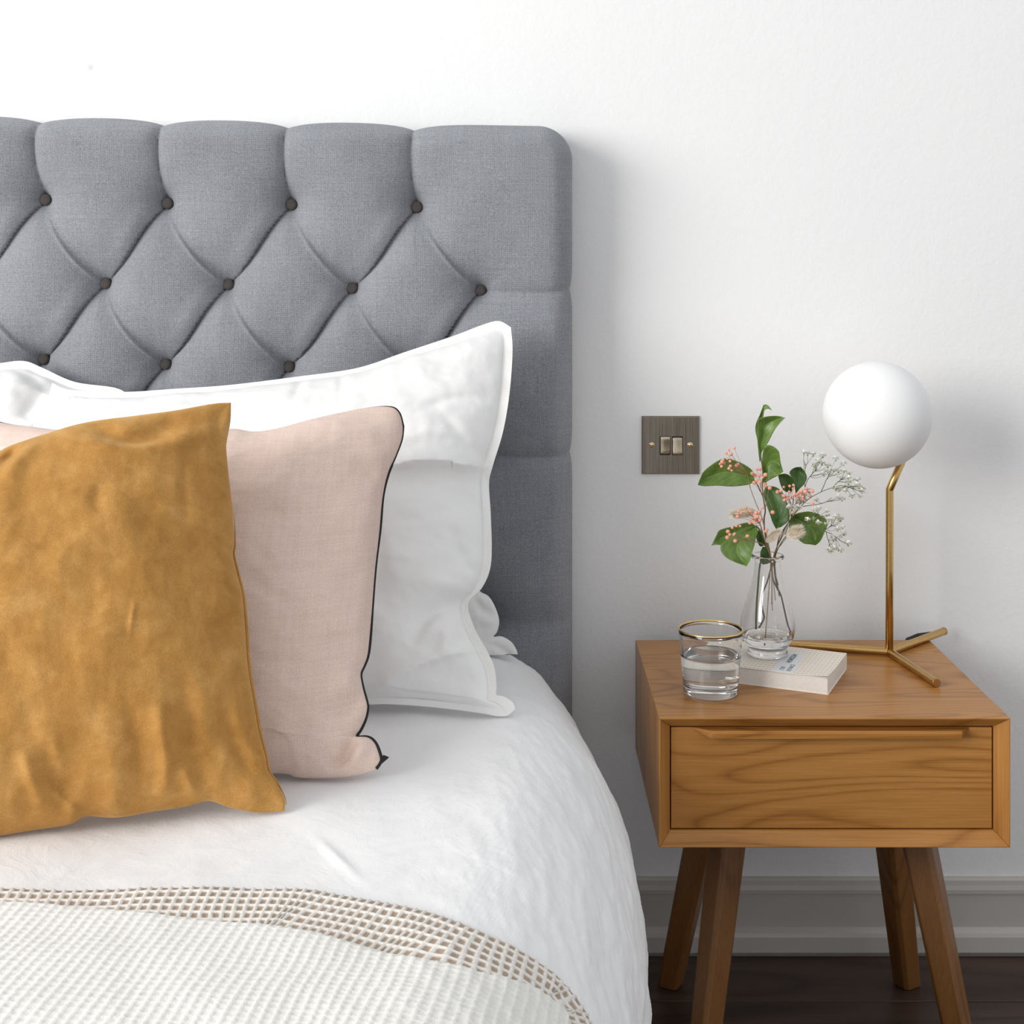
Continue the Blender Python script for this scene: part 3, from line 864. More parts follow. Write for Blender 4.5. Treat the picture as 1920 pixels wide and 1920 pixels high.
# blush cushion with black edging
pP = empty('throw_cushion', (-0.22, 1.62, ZT), 'blush pink linen cushion with thin black edging, behind the mustard one', 'cushion')
topP = [(-60, 772), (0, 793), (60, 803), (130, 812), (300, 822), (430, 811), (480, 816), (530, 808), (600, 788), (680, 768), (730, 764), (748, 774), (757, 800)]
rightP = [(757, 800), (754, 825), (743, 855), (728, 890), (718, 935), (712, 1000), (704, 1070), (697, 1160), (691, 1225), (683, 1250), (677, 1265), (681, 1290), (688, 1315), (690, 1328), (686, 1348), (677, 1368), (669, 1382), (690, 1383), (703, 1392), (712, 1410), (715, 1427), (706, 1442)]
def wrP(PX, PY, u, v):
    d = 0.003 * fbm(PX / 130, PY / 130, 101, 3)
    d += 0.0016 * (ridged(PX / 150, PY / 90, 105, 3) - 1)
    d += 0.003 * perlin(PY / 45, PX / 150, 107) * sstep(0.85, 0.97, u)
    return d
Pk, Pfront, Ppl = cushion('cushion_body', topP, rightP,
    [(-60, 1475), (200, 1472), (500, 1450), (560, 1458), (630, 1458), (680, 1451), (706, 1442)],
    [(-60, 772), (-50, 1000), (-55, 1250), (-60, 1475)],
    [(740, 765, 1.80), (0, 793, 1.785), (600, 1457, 1.557)], 0.085, 0.08, M['pink'], pP,
    creases=[([(690, 1300), (665, 1330), (630, 1345), (600, 1350)], 0.009, 14, 'v'), ([(690, 1270), (650, 1300), (610, 1320)], 0.005, 14, 'r'),
             ([(672, 1383), (655, 1405), (640, 1430), (610, 1445)], 0.012, 12, 'v'), ([(700, 1395), (680, 1410), (665, 1435)], 0.006, 12, 'r'),
             ([(728, 890), (700, 900), (660, 895)], 0.005, 18, 'v'), ([(690, 1225), (660, 1215), (620, 1225)], 0.004, 16, 'v')],
    wr=wrP, n=200, gexp=0.62, sag=0.2, pexp=2.2)
n_ = Pfront.shape[0]
edge_pts = np.vstack([Pfront[0, :], Pfront[1:, -1]])
edge_pts = resample(edge_pts + Ppl[1] * 0.0010, 420, False)
wob = 0.0006 * perlin(np.linspace(0, 40, 420), np.zeros(420), 3)
thick = 0.0011 + 0.0009 * np.clip(perlin(np.linspace(0, 17, 420), np.ones(420) * .3, 5) + 0.1, 0, 1) + 0.0006 * (np.linspace(0, 1, 420) > 0.62)
Vp, Fp = tube_geo(edge_pts, thick, 7)
mk('edging', Vp, Fp, M['piping'], pP, label='thin black edging cord')
tb_ = [np.array(at(714, 1424, 1.566)), np.array(at(719, 1416, 1.566)), np.array(at(729, 1420, 1.570)), np.array(at(716, 1431, 1.566))]
tv = [q + Ppl[1] * s for s in (0.002, -0.002) for q in tb_]
recalc(mk('corner_tab', tv, [(0, 1, 2, 3), (7, 6, 5, 4), (0, 4, 5, 1), (1, 5, 6, 2), (2, 6, 7, 3), (3, 7, 4, 0)], M['piping'], pP, smooth=False, label='small black corner tab'))

# mustard velvet cushion in front
pM = empty('throw_cushion', (-0.4, 1.48, ZT), 'mustard yellow velvet cushion leaning at the front of the pillows', 'cushion')
def wrM(PX, PY, u, v):
    d = 0.004 * fbm(PX / 150, PY / 190, 121, 2)
    low = sstep(1250, 1480, PY)
    d += 0.0016 * (ridged(PX / 150 + PY / 500, PY / 180, 125, 2) - 1)
    d += 0.006 * perlin(PX / 55 + 0.2 * PY / 55, PY / 190, 127) * low
    d += 0.0008 * fbm(PX / 38, PY / 70, 129, 2)
    d += 0.005 * perlin(PY / 48, PX / 120, 131) * sstep(0.9, 0.98, u)
    return d
Mu, Mfront, Mpl = cushion('cushion_body',
    [(-330, 912), (-150, 880), (-40, 862), (0, 850), (25, 838), (80, 820), (160, 796), (250, 783), (330, 771), (400, 757), (433, 755)],
    [(433, 755), (432, 790), (425, 830), (425, 850), (430, 900), (437, 960), (439, 1020), (437, 1040), (446, 1080), (455, 1120), (460, 1180), (465, 1250), (478, 1330), (485, 1370), (498, 1420), (503, 1445), (520, 1470), (534, 1500), (533, 1521)],
    [(-300, 1605), (-100, 1584), (0, 1567), (60, 1557), (130, 1546), (160, 1531), (220, 1533), (280, 1523), (350, 1512), (392, 1502), (430, 1514), (480, 1523), (533, 1521)],
    [(-330, 912), (-340, 1100), (-320, 1350), (-300, 1605)],
    [(433, 755, 1.625), (533, 1521, 1.462), (0, 1567, 1.402)], 0.085, 0.06, M['velvet'], pM,
    creases=[([(170, 800), (225, 845), (285, 838), (345, 785)], 0.010, 20, 'v'), ([(150, 855), (250, 868), (340, 850), (405, 805)], 0.008, 18, 'r'),
             ([(428, 770), (408, 800), (412, 850), (424, 880)], 0.008, 10, 'v'), ([(0, 905), (20, 880), (45, 842)], 0.014, 14, 'v'), ([(20, 930), (50, 880), (80, 850)], 0.006, 18, 'r'),
             ([(300, 1330), (310, 1400), (312, 1470), (300, 1505)], 0.009, 16, 'r'), ([(345, 1290), (355, 1380), (380, 1440)], 0.008, 22, 'v'),
             ([(250, 1330), (262, 1420), (250, 1500)], 0.006, 16, 'v'), ([(90, 1400), (105, 1450), (130, 1520)], 0.009, 16, 'v'), ([(55, 1410), (70, 1470), (85, 1520)], 0.007, 14, 'r'),
             ([(100, 1478), (130, 1510), (160, 1528)], 0.005, 8, 'r'), ([(390, 1500), (360, 1480), (340, 1440)], 0.007, 12, 'r'), ([(440, 1040), (415, 1030), (400, 1015)], 0.006, 9, 'v'),
             ([(258, 1150), (252, 1185), (248, 1215)], 0.0025, 4, 'r'), ([(415, 1330), (440, 1400), (480, 1460)], 0.007, 15, 'v'), ([(210, 930), (190, 960), (200, 1000)], 0.004, 14, 'v'),
             ([(350, 880), (345, 930), (350, 1000)], 0.004, 10, 'v'), ([(440, 1160), (420, 1180), (400, 1180)], 0.006, 14, 'v')],
    wr=wrM, n=230, gexp=0.6, sag=0.18, pexp=2.3)
sm = Mfront[70:-6, -1]
tube('side_seam', resample(sm + Mpl[1] * -0.002 + np.array([0.0012, 0, 0]), 120, False), [0.0001, 0.0012, 0.002, 0.0022, 0.0022, 0.0022, 0.0015, 0.0003], M['velvet'], pM, n=8)

# ------------------------------------------------------------------ nightstand
NX0, NX1, NY0, NY1, NZ0, NZ1 = 0.184, 0.634, 1.836, 2.196, 0.335, 0.501
ns = empty('nightstand', (0.409, 2.016, 0), 'warm oak nightstand with one drawer and splayed tapered legs', 'nightstand')
TH, BD, LIP = 0.0158, 0.0165, 0.0018
def panel(name, side, mat):
    x0, x1, z0, z1 = NX0, NX1, NZ0, NZ1
    def P3(ins, y):      # rectangle inset by ins, at depth y -> corners bl, br, tr, tl
        return [(x0 + ins, y, z0 + ins), (x1 - ins, y, z0 + ins), (x1 - ins, y, z1 - ins), (x0 + ins, y, z1 - ins)]
    i, j = {'bottom': (0, 1), 'right': (1, 2), 'top': (2, 3), 'left': (3, 0)}[side]
    ringv = [P3(0, NY1), P3(0, NY0), P3(LIP, NY0), P3(TH, NY0 + BD), P3(TH, NY1)]
    V = [r[i] for r in ringv] + [r[j] for r in ringv]
    Fc = [(k, (k + 1) % 5, 5 + (k + 1) % 5, 5 + k) for k in range(5)] + [(4, 3, 2, 1, 0), (5, 6, 7, 8, 9)]
    o = recalc(mk(name, V, Fc, mat, ns, smooth=True))
    bevelmod(o, 0.0007, 2, 0.25)
    return o
panel('top_panel', 'top', M['oak_x']); panel('bottom_panel', 'bottom', M['oak_x'])
panel('side_panel', 'left', M['oak_z']); panel('side_panel', 'right', M['oak_z'])
box('back_panel', NX0 + TH, NX1 - TH, NY1 - 0.012, NY1 - 0.002, NZ0 + TH, NZ1 - TH, M['oak_leg'], ns, bev=0.0005)
DY = NY0 + BD + 0.002
dr = box('drawer', NX0 + TH + 0.0016, NX1 - TH - 0.0016, DY, DY + 0.018, NZ0 + TH + 0.0016, NZ1 - TH - 0.0022, M['oak_x'], ns, bev=0.0008, label='drawer front with flowing cathedral oak grain')
box('drawer_box', NX0 + TH + 0.008, NX1 - TH - 0.008, DY + 0.018, NY1 - 0.03, NZ0 + TH + 0.008, NZ1 - TH - 0.02, M['oak_leg'], dr)
hx = np.linspace(NX0 + 0.036, NX1 - 0.042, 80)
V, Fc = [], []
hz = NZ1 - TH - 0.0024
for x in hx:
    p = float(sstep(0, 0.034, x - hx[0]) * sstep(0, 0.02, hx[-1] - x))
    yy = DY + 0.004
    pr = 0.0045 + 0.0115 * p; t = 0.0055 + 0.0035 * p
    V += [(x, yy, hz), (x, DY - pr * p + 0.001 * (1 - p) + 0.003 * p, hz), (x, DY - pr * p + 0.001 * (1 - p), hz - 0.0025 * p - 0.0003), (x, DY - pr * p + 0.001 * (1 - p) + 0.0008, hz - t * p - 0.0006), (x, DY - pr * p * 0.55 + 0.001 * (1 - p), hz - t * p - 0.0010), (x, yy, hz - t * p - 0.0012 + 0.002 * p)]
for i in range(len(hx) - 1):
    for k in range(6):
        Fc.append((i * 6 + k, i * 6 + (k + 1) % 6, (i + 1) * 6 + (k + 1) % 6, (i + 1) * 6 + k))
Fc += [tuple(range(6)), tuple((len(hx) - 1) * 6 + k for k in range(6))[::-1]]
hd = recalc(mk('handle', V, Fc, M['oak_x'], dr, label='carved lip handle along the drawer top'))
bevelmod(hd, 0.0006, 2, 0.5)
def leg(sx, sy):
    cx, cy = 0.409 + (0.011 if sy < 0 else 0.0), 2.016
    tp = np.array([cx + sx * 0.124, cy + sy * 0.050, NZ0 + 0.001]); ft = np.array([cx + sx * 0.177, cy + sy * 0.129, 0.0])
    th = math.radians(28) * (1 if sx * sy > 0 else -1)
    V = []
    for p, w in ((ft, 0.0150), (ft + (tp - ft) * 0.012, 0.0162), (ft + (tp - ft) * 0.5, 0.0188), (tp, 0.0215)):
        c = 0.28 * w
        for a, b in ((-w + c, -w), (w - c, -w), (w, -w + c), (w, w - c), (w - c, w), (-w + c, w), (-w, w - c), (-w, -w + c)):
            V.append((p[0] + a * math.cos(th) - b * math.sin(th), p[1] + a * math.sin(th) + b * math.cos(th), p[2]))
    Fc = [tuple(range(8))[::-1], tuple(range(24, 32))]
    for r in range(3):
        for k in range(8): Fc.append((r * 8 + k, r * 8 + (k + 1) % 8, (r + 1) * 8 + (k + 1) % 8, (r + 1) * 8 + k))
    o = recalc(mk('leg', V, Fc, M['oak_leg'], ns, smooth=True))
    bevelmod(o, 0.0016, 2, 0.3)
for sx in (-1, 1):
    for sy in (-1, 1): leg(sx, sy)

# ------------------------------------------------------------------ table lamp
lx, ly = 0.551, 2.112
rz = NZ1 + 0.0062; rr = 0.0058
lamp = empty('table_lamp', (lx, ly, NZ1), 'brass three-legged table lamp with white opal globe', 'lamp')
hubp = np.array([lx, ly, rz])
legs3 = [np.array([0.5765, 1.963, rz]), np.array([0.664, 2.222, rz]), np.array([0.408, 2.149, rz])]
for i, e_ in enumerate(legs3):
    V, Fc = tube_geo([hubp, hubp + (e_ - hubp) * 0.5, e_], [rr, rr, rr], 24)
    lo = mk('leg', V, Fc, M['brass'], lamp); bevelmod(lo, 0.0005, 2, 0.9)
    dirn = (e_ - hubp) / np.linalg.norm(e_ - hubp)
    V, Fc = tube_geo([e_ - dirn * 0.0028, e_ + dirn * 0.0014], rr * 1.05, 32)
    bevelmod(mk('end_cap', V, Fc, M['brass_cap'], lo), 0.0007, 2, 0.9)
bend = np.array(at(1668, 918, 2.112)); globe_c = np.array([0.5262, 2.085, 0.8592]); GR = 0.0776
gdir = np.array([0.572, 2.101, 0.802])
V, Fc = tube_geo([hubp - [0, 0, 0.003], hubp * 0.5 + bend * 0.5, bend - [0, 0, 0.0015], bend, bend + (gdir - bend) * 0.025, gdir], rr * 0.97, 24)
mk('stem', V, Fc, M['brass'], lamp)
tdir = (gdir - bend) / np.linalg.norm(gdir - bend)
V, Fc = tube_geo([gdir - tdir * 0.010, gdir + tdir * 0.004], rr * 1.12, 24)
mk('collar', V, Fc, M['brass_cap'], lamp)
prof = [(GR * math.sin(a), -GR * math.cos(a)) for a in np.linspace(0.001, math.pi - 0.001, 64)]
lathe('globe', prof, globe_c, M['opal'], lamp, n=96, label='round white opal glass globe')
cable = [(0.656, 2.2145, rz - 0.002), (0.648, 2.2125, rz - 0.001), (0.632, 2.2115, rz - 0.002), (0.612, 2.210, rz - 0.007), (0.601, 2.212, 0.475), (0.60, 2.215, 0.30), (0.605, 2.218, 0.15), (0.64, 2.216, 0.03)]
tube('power_cord', cable, 0.0032, M['black'], lamp, n=10, smooth_pts=60, label='black power cord hanging behind the nightstand')

# ------------------------------------------------------------------ light switch
sc0 = at(1257, 834, WY); sw = 0.0453
swt = empty('light_switch', (sc0[0], WY, sc0[2]), 'square brushed bronze light switch with two rockers on the wall', 'light switch')
V = []
for ins, y in ((0, WY), (0, WY - 0.0035), (0.0018, WY - 0.006), (0.0019, WY - 0.0061)):
    h = sw - ins
    V += [(sc0[0] - h, y, sc0[2] - h), (sc0[0] + h, y, sc0[2] - h), (sc0[0] + h, y, sc0[2] + h), (sc0[0] - h, y, sc0[2] + h)]
Fc = [(0, 1, 2, 3)[::-1], (12, 13, 14, 15)]
for r in range(3):
    for k in range(4): Fc.append((r * 4 + k, r * 4 + (k + 1) % 4, (r + 1) * 4 + (k + 1) % 4, (r + 1) * 4 + k))
pl_ = recalc(mk('plate', V, Fc, M['bronze'], swt, smooth=False))
bevelmod(pl_, 0.0006, 2, 0.3)
for i, px in enumerate((1247, 1270)):
    x, _, z = at(px, 835.5, WY - 0.006)
    w, h = 0.0076, 0.0140
    box('rocker_surround', x - w - 0.0012, x + w + 0.0012, WY - 0.0066, WY - 0.004, z - h - 0.0012, z + h + 0.0012, M['black'], swt, bev=0.0018)
    tilt = 0.0026 * (1 if i == 0 else -1)
    V, Fc = [], []
    zz = np.linspace(-h, h, 9)
    for t in zz:
        y = WY - 0.0088 - tilt * t / h * 0.6 + 0.0010 * (1 - (t / h) ** 2)
        if abs(t) > h * 0.98: y += 0.0012
        V += [(x - w, WY - 0.005, z + t), (x - w, y + 0.0006, z + t), (x - w + 0.0012, y, z + t), (x + w - 0.0012, y, z + t), (x + w, y + 0.0006, z + t), (x + w, WY - 0.005, z + t)]
    for r in range(8):
        for k in range(5): Fc.append((r * 6 + k, r * 6 + k + 1, r * 6 + k + 7, r * 6 + k + 6))
    Fc += [tuple(range(6)), tuple(48 + k for k in range(6))[::-1]]
    recalc(mk('rocker', V, Fc, M['rocker'], swt))
for px in (1222, 1294):
    x, _, z = at(px, 834.5, WY - 0.006)
    V, Fc = [], []
    prof = [(0.0044, -0.0060), (0.0043, -0.0064), (0.0034, -0.0062), (0.0032, -0.0068), (0.0024, -0.0078), (0.0001, -0.0082)]
    for r, d in prof:
        for k in range(20):
            a = 2 * math.pi * k / 20; V.append((x + r * math.cos(a), WY + d, z + r * math.sin(a)))
    for i in range(len(prof) - 1):
        for k in range(20): Fc.append((i * 20 + k, i * 20 + (k + 1) % 20, (i + 1) * 20 + (k + 1) % 20, (i + 1) * 20 + k))
    s_ = recalc(mk('screw', V, Fc, M['screw'], swt))
    box('slot', x - 0.0024, x + 0.0024, WY - 0.00835, WY - 0.0078, z - 0.0004, z + 0.0004, M['black'], s_)

# ------------------------------------------------------------------ paperback
bk_o = np.array([0.4213, 1.930]); ex = np.array([-0.181, 0.080]); ex = ex / np.linalg.norm(ex); ey = np.array([0.052, 0.117]); ey = ey / np.linalg.norm(ey)
BL, BW_, BT = 0.196, 0.128, 0.0226
book = empty('paperback_book', (0.356, 2.03, NZ1), 'cream dotted paperback lying on the nightstand under the vase', 'book')
def bpnt(a, b, z): 
    p = bk_o + ex * a + ey * b; return (p[0], p[1], NZ1 + z)
def bbox(name, a0, a1, b0, b1, z0, z1, mat, parent, **kw):
    v = [bpnt(a0, b0, z0), bpnt(a1, b0, z0), bpnt(a1, b1, z0), bpnt(a0, b1, z0), bpnt(a0, b0, z1), bpnt(a1, b0, z1), bpnt(a1, b1, z1), bpnt(a0, b1, z1)]
    f = [(0, 3, 2, 1), (4, 5, 6, 7), (0, 1, 5, 4), (1, 2, 6, 5), (2, 3, 7, 6), (3, 0, 4, 7)]
    return recalc(mk(name, v, f, mat, parent, smooth=False, **kw))
bbox('page_block', 0.0012, BL - 0.0012, 0.0008, BW_ - 0.001, 0.0006, BT - 0.0012, M['page'], book)
bbox('back_cover', 0, BL, 0, BW_, 0, 0.0006, M['cover'], book)
bbox('spine', 0, BL, BW_ - 0.001, BW_, 0.0, BT - 0.0006, M['cover'], book)
# front cover, its near right corner lifting a little
na, nb2 = 40, 30
V = []
for zo in (0, 0.0006):
    for i in range(na):
        for j in range(nb2):
            a = BL * i / (na - 1); b = BW_ * j / (nb2 - 1)
            up = 0.0032 * max(0, 1 - math.hypot(a / 0.05, b / 0.06)) ** 1.6
            V.append(bpnt(a, b, BT - 0.0006 + zo + up))
f1 = grid_faces(na, nb2, 0, True); f2 = grid_faces(na, nb2, na * nb2)
idx = np.arange(na * nb2).reshape(na, nb2); ring = np.concatenate([idx[0], idx[1:, -1], idx[-1, -2::-1], idx[-2:0:-1, 0]]); Lr = len(ring)
rf = np.array([(ring[i], ring[(i + 1) % Lr], ring[(i + 1) % Lr] + na * nb2, ring[i] + na * nb2) for i in range(Lr)])
fc = recalc(mk('front_cover', V, np.vstack([f1, f2, rf]), M['cover'], book, smooth=False))
uvl = fc.data.uv_layers.new(name='uv')
vi = np.zeros(len(fc.data.loops), dtype=np.int32); fc.data.loops.foreach_get('vertex_index', vi)
ij = vi % (na * nb2)
uvl.data.foreach_set('uv', np.stack([BL * (ij // nb2) / (na - 1), BW_ * (ij % nb2) / (nb2 - 1)], 1).astype(np.float32).reshape(-1))
# a few loose leaves fanning at that corner
for q in range(2):
    V = []
    for i in range(16):
        for j in range(8):
            a = 0.001 + 0.075 * i / 15; b = 0.0004 + 0.05 * j / 7
            up = (0.0010 - 0.0007 * q) * max(0, 1 - math.hypot(a / 0.06, b / 0.06)) ** 1.5
            V.append(bpnt(a, b, BT - 0.0013 - 0.0005 * q + up))
    pg = mk('loose_page', V, grid_faces(16, 8), M['page'], book, smooth=True)
    sd = pg.modifiers.new('thickness', 'SOLIDIFY'); sd.thickness = 0.0002
ZC = BT + 0.0002
def label_patch(a0, a1, b0, b1):
    return bbox('title_panel', a0, a1, b0, b1, ZC - 0.0004, ZC, M['label_paper'], fc)
def book_text(txt, a, b, size, bold=0.0):
    cu = bpy.data.curves.new('print', 'FONT'); cu.body = txt; cu.size = size; cu.extrude = 0.00004; cu.offset = bold
    cu.align_x = 'CENTER'; cu.align_y = 'CENTER'
    to = bpy.data.objects.new('print_tmp', cu); col.objects.link(to)
    bpy.context.view_layer.update()
    me = bpy.data.meshes.new_from_object(to.evaluated_get(bpy.context.evaluated_depsgraph_get()))
    bpy.data.objects.remove(to)
    # letters run along the short side, their feet towards the left end of the cover
    V = np.array([v.co for v in me.vertices]); Fc = [tuple(p.vertices) for p in me.polygons]
    if len(V) == 0: return
    W = [bpnt(a - vy * 1.0, b + vx * 1.0, ZC + 0.0001 + vz) for vx, vy, vz in V]
    mk('title_lettering', W, Fc, M['ink'], fc, smooth=False)
TEXTS = True
label_patch(0.0480, 0.0780, 0.003, 0.046)
label_patch(0.0530, 0.0830, 0.046, 0.100)
if TEXTS:
    book_text('HORIZON', 0.0660, 0.070, 0.0095, 0.00015)
    book_text('SOURCE', 0.0570, 0.025, 0.0085)
    book_text('CAS', 0.0670, 0.019, 0.0085)

# ------------------------------------------------------------------ tumbler of water
gc = (0.2640, 1.937, NZ1 + 0.0004)
gl = empty('tumbler', gc, 'gold-rimmed glass tumbler half full of water', 'glass')
GH, r0, r1, wt = 0.0868, 0.0365, 0.0434, 0.0016
def ro(z): return r0 + (r1 - r0) * z / GH
outer = [(0.0, 0.0), (r0 - 0.004, 0.0), (r0 - 0.0012, 0.0008), (r0, 0.003)] + [(ro(z), z) for z in np.linspace(0.006, GH - 0.0004, 14)] + [(r1 - wt * 0.5, GH)]
inner = [(ro(z) - wt, z) for z in np.linspace(GH - 0.0004, 0.014, 14)] + [(r0 - 0.004, 0.0115), (r0 - 0.010, 0.0105), (0.0, 0.0102)]
recalc(lathe('glass_body', outer + inner, gc, M['glass'], gl, n=72, close=False))
wz = 0.0535
recalc(lathe('water', [(0, 0.0100), (r0 - 0.010, 0.0103), (r0 - 0.0038, 0.0113), (ro(0.014) - wt + 0.0002, 0.0138)] + [(ro(z) - wt + 0.0002, z) for z in np.linspace(0.018, wz, 10)] + [(ro(wz) - wt - 0.002, wz - 0.0004), (0, wz - 0.0004)], gc, M['water'], gl, n=72, close=False))
rim = [(r1 - wt * 0.5 + 0.0012 * math.cos(a), GH - 0.0004 + 0.0012 * math.sin(a)) for a in np.linspace(0, 2 * math.pi, 14)]
lathe('gold_rim', rim, gc, M['gold'], gl, n=72, close=False)

# ------------------------------------------------------------------ vase
vc = (0.3590, 2.040, NZ1 + BT + 0.0004)
vase = empty('bud_vase', vc, 'clear glass bud vase with round belly standing on the book', 'vase')
VP = [(0.0, 0.0), (0.0255, 0.0), (0.0280, 0.0012), (0.0286, 0.004), (0.0275, 0.0068), (0.0262, 0.0085), (0.0268, 0.0105), (0.0315, 0.0165), (0.0358, 0.0245), (0.0382, 0.0335), (0.0386, 0.042), (0.0370, 0.053),
      (0.0335, 0.066), (0.0285, 0.081), (0.0238, 0.096), (0.0205, 0.110), (0.0188, 0.122), (0.0184, 0.131), (0.0188, 0.1345), (0.0215, 0.1362), (0.0232, 0.1382), (0.0232, 0.1405), (0.0215, 0.1420), (0.0190, 0.1418)]
vin = [(0.0172, 0.1385), (0.0167, 0.131), (0.0170, 0.122), (0.0187, 0.110), (0.0220, 0.096), (0.0267, 0.081), (0.0317, 0.066), (0.0352, 0.053), (0.0367, 0.042), (0.0362, 0.0335), (0.0335, 0.0245), (0.0285, 0.0165), (0.0200, 0.0120), (0.0, 0.0105)]
def smooth_prof(p, n): 
    return [tuple(q) for q in resample(p, n)]
recalc(lathe('glass_body', smooth_prof(VP, 70) + smooth_prof(vin, 50), vc, M['glass'], vase, n=72, close=False))
vw = [(0.0, 0.0103), (0.0201, 0.0118), (0.0287, 0.0163), (0.0337, 0.0243), (0.0352, 0.0280), (0.0345, 0.0281), (0.0, 0.0279)]
recalc(lathe('water', vw, vc, M['water'], vase, n=72, close=False))

# ------------------------------------------------------------------ the bouquet
K2 = 350.0 / 1920.0
def c2(x, y): return 1290 + x * K2, 740 + y * K2
K3 = 370.0 / 1920.0
def c3(x, y): return 1240 + x * K3, 1010 + y * K3
VY = 2.04
def P2(x, y, Y=VY): return np.array(at(*c2(x, y), Y))
def P3v(x, y, Y=VY): return np.array(at(*c3(x, y), Y))
def leaf(parent, le, re_, y0, y1, cup=0.006, bendv=0.0, mat='leaf', n=26, m=13):
    """blade between two edge lines (base to tip); y0/y1 depth at base and tip, cup folds it along the midrib"""
    a = resample(le, n); b = resample(re_, n)
    V = []
    uvs = []
    for i in range(n):
        t = i / (n - 1)
        for j in range(m):
            s = j / (m - 1)
            p = a[i] * (1 - s) + b[i] * s
            wdt = np.linalg.norm(a[i] - b[i]) * K2 * VY / F
            Y = y0 + (y1 - y0) * t + bendv * math.sin(math.pi * t)
            Y += cup * (1 - abs(2 * s - 1)) * min(1, wdt / 0.02) + 0.0012 * math.sin(9 * t + 3 * s)
            V.append(at(*c2(p[0], p[1]), Y)); uvs.append((s, t))
    o = mk('leaf', V, grid_faces(n, m), M[mat], parent)
    uvl = o.data.uv_layers.new(name='uv')
    vi = np.zeros(len(o.data.loops), dtype=np.int32); o.data.loops.foreach_get('vertex_index', vi)
    uvl.data.foreach_set('uv', np.array(uvs, np.float32)[vi].reshape(-1))
    sd = o.modifiers.new('thickness', 'SOLIDIFY'); sd.thickness = 0.0005
    return o
def stem(parent, pts, r0_, r1_, mat, name='stem', n=6, k=30):
    return tube(name, resample(np.array(pts), k), [r0_, r1_], M[mat], parent, n=n)

br1 = empty('leaf_branch', P3v(1265, 915), 'tall branch with broad glossy green leaves rising from the vase', 'branch')
stem(br1, [P3v(1265, 915, 2.045), P3v(1230, 830, 2.045), P3v(1200, 700, 2.043), P3v(1160, 540), P3v(1100, 430), P3v(1070, 290), P2(850, 1690), P2(800, 1480, 2.038), P2(782, 1300, 2.035), P2(795, 1180, 2.035), P2(772, 1050, 2.035), P2(765, 900, 2.035), P2(770, 800, 2.035), P2(745, 600, 2.035), P2(735, 480, 2.04)], 0.0014, 0.0007, 'stem', k=60)
stem(br1, [P2(772, 1050, 2.035), P2(730, 960, 2.03), P2(690, 885, 2.022)], 0.0009, 0.0006, 'stem', name='twig')
leaf(br1, [(685, 880), (670, 790), (600, 730), (520, 690), (430, 660), (350, 660), (250, 715), (160, 790), (125, 860), (98, 930)], [(685, 880), (650, 915), (590, 932), (450, 945), (300, 937), (170, 942), (98, 930)], 2.022, 2.0, 0.010, 0.0)
leaf(br1, [(748, 600), (718, 500), (722, 400), (716, 300), (735, 245), (850, 222), (930, 222), (1000, 238)], [(748, 600), (790, 540), (830, 480), (870, 400), (905, 340), (950, 285), (1000, 238)], 2.032, 2.010, 0.008, -0.004)
leaf(br1, [(740, 690), (722, 560), (712, 460), (695, 380), (700, 300), (740, 210), (770, 130), (785, 98), (830, 115), (862, 160)], [(740, 690), (755, 600), (745, 500), (735, 400), (745, 320), (764, 260), (776, 200), (784, 160), (820, 145), (862, 160)], 2.045, 2.05, 0.004, 0.006)
leaf(br1, [(775, 900), (768, 760), (765, 640), (780, 560), (805, 520), (870, 530), (930, 580), (942, 640), (950, 700), (978, 790)], [(775, 900), (795, 905), (830, 882), (880, 855), (935, 825), (978, 790)], 2.03, 2.02, 0.010, 0.0)
leaf(br1, [(910, 1385), (870, 1310), (840, 1220), (810, 1140), (785, 1060), (780, 1000), (800, 950), (830, 938)], [(910, 1385), (970, 1350), (1030, 1300), (1045, 1240), (1030, 1150), (1000, 1060), (960, 990), (900, 950), (830, 938)], 2.03, 2.052, 0.006, -0.008, 'leaf_dark')

br2 = empty('leaf_branch', P3v(920, 880), 'short green stem with leaves hanging over the left of the vase rim', 'branch')
stem(br2, [P3v(920, 880, 2.036), P3v(925, 700, 2.036), P3v(940, 480, 2.036), P3v(965, 230, 2.036), P2(800, 1560, 2.034), P2(740, 1400, 2.026), P2(700, 1350, 2.02)], 0.0015, 0.001, 'stem_green', k=40)
leaf(br2, [(690, 1350), (560, 1400), (430, 1470), (340, 1540), (340, 1610), (400, 1680), (500, 1730), (605, 1765)], [(690, 1350), (720, 1400), (700, 1470), (680, 1560), (655, 1640), (640, 1700), (615, 1745), (605, 1765)], 2.014, 1.985, 0.008, -0.006)
leaf(br2, [(720, 1370), (650, 1320), (570, 1320), (480, 1350), (330, 1390), (290, 1450), (243, 1550)], [(720, 1370), (620, 1405), (520, 1450), (430, 1510), (340, 1545), (290, 1542), (243, 1550)], 2.026, 2.012, 0.006, 0.0)
leaf(br2, [(690, 1370), (700, 1470), (740, 1560), (795, 1545)], [(690, 1370), (750, 1420), (780, 1480), (795, 1545)], 2.03, 2.034, 0.004, 0.0, 'leaf_dark')
leaf(br2, [(770, 1560), (745, 1620), (745, 1700), (770, 1745)], [(770, 1560), (840, 1600), (845, 1680), (820, 1730), (770, 1745)], 2.034, 2.032, 0.003, 0.0, 'leaf_dark')

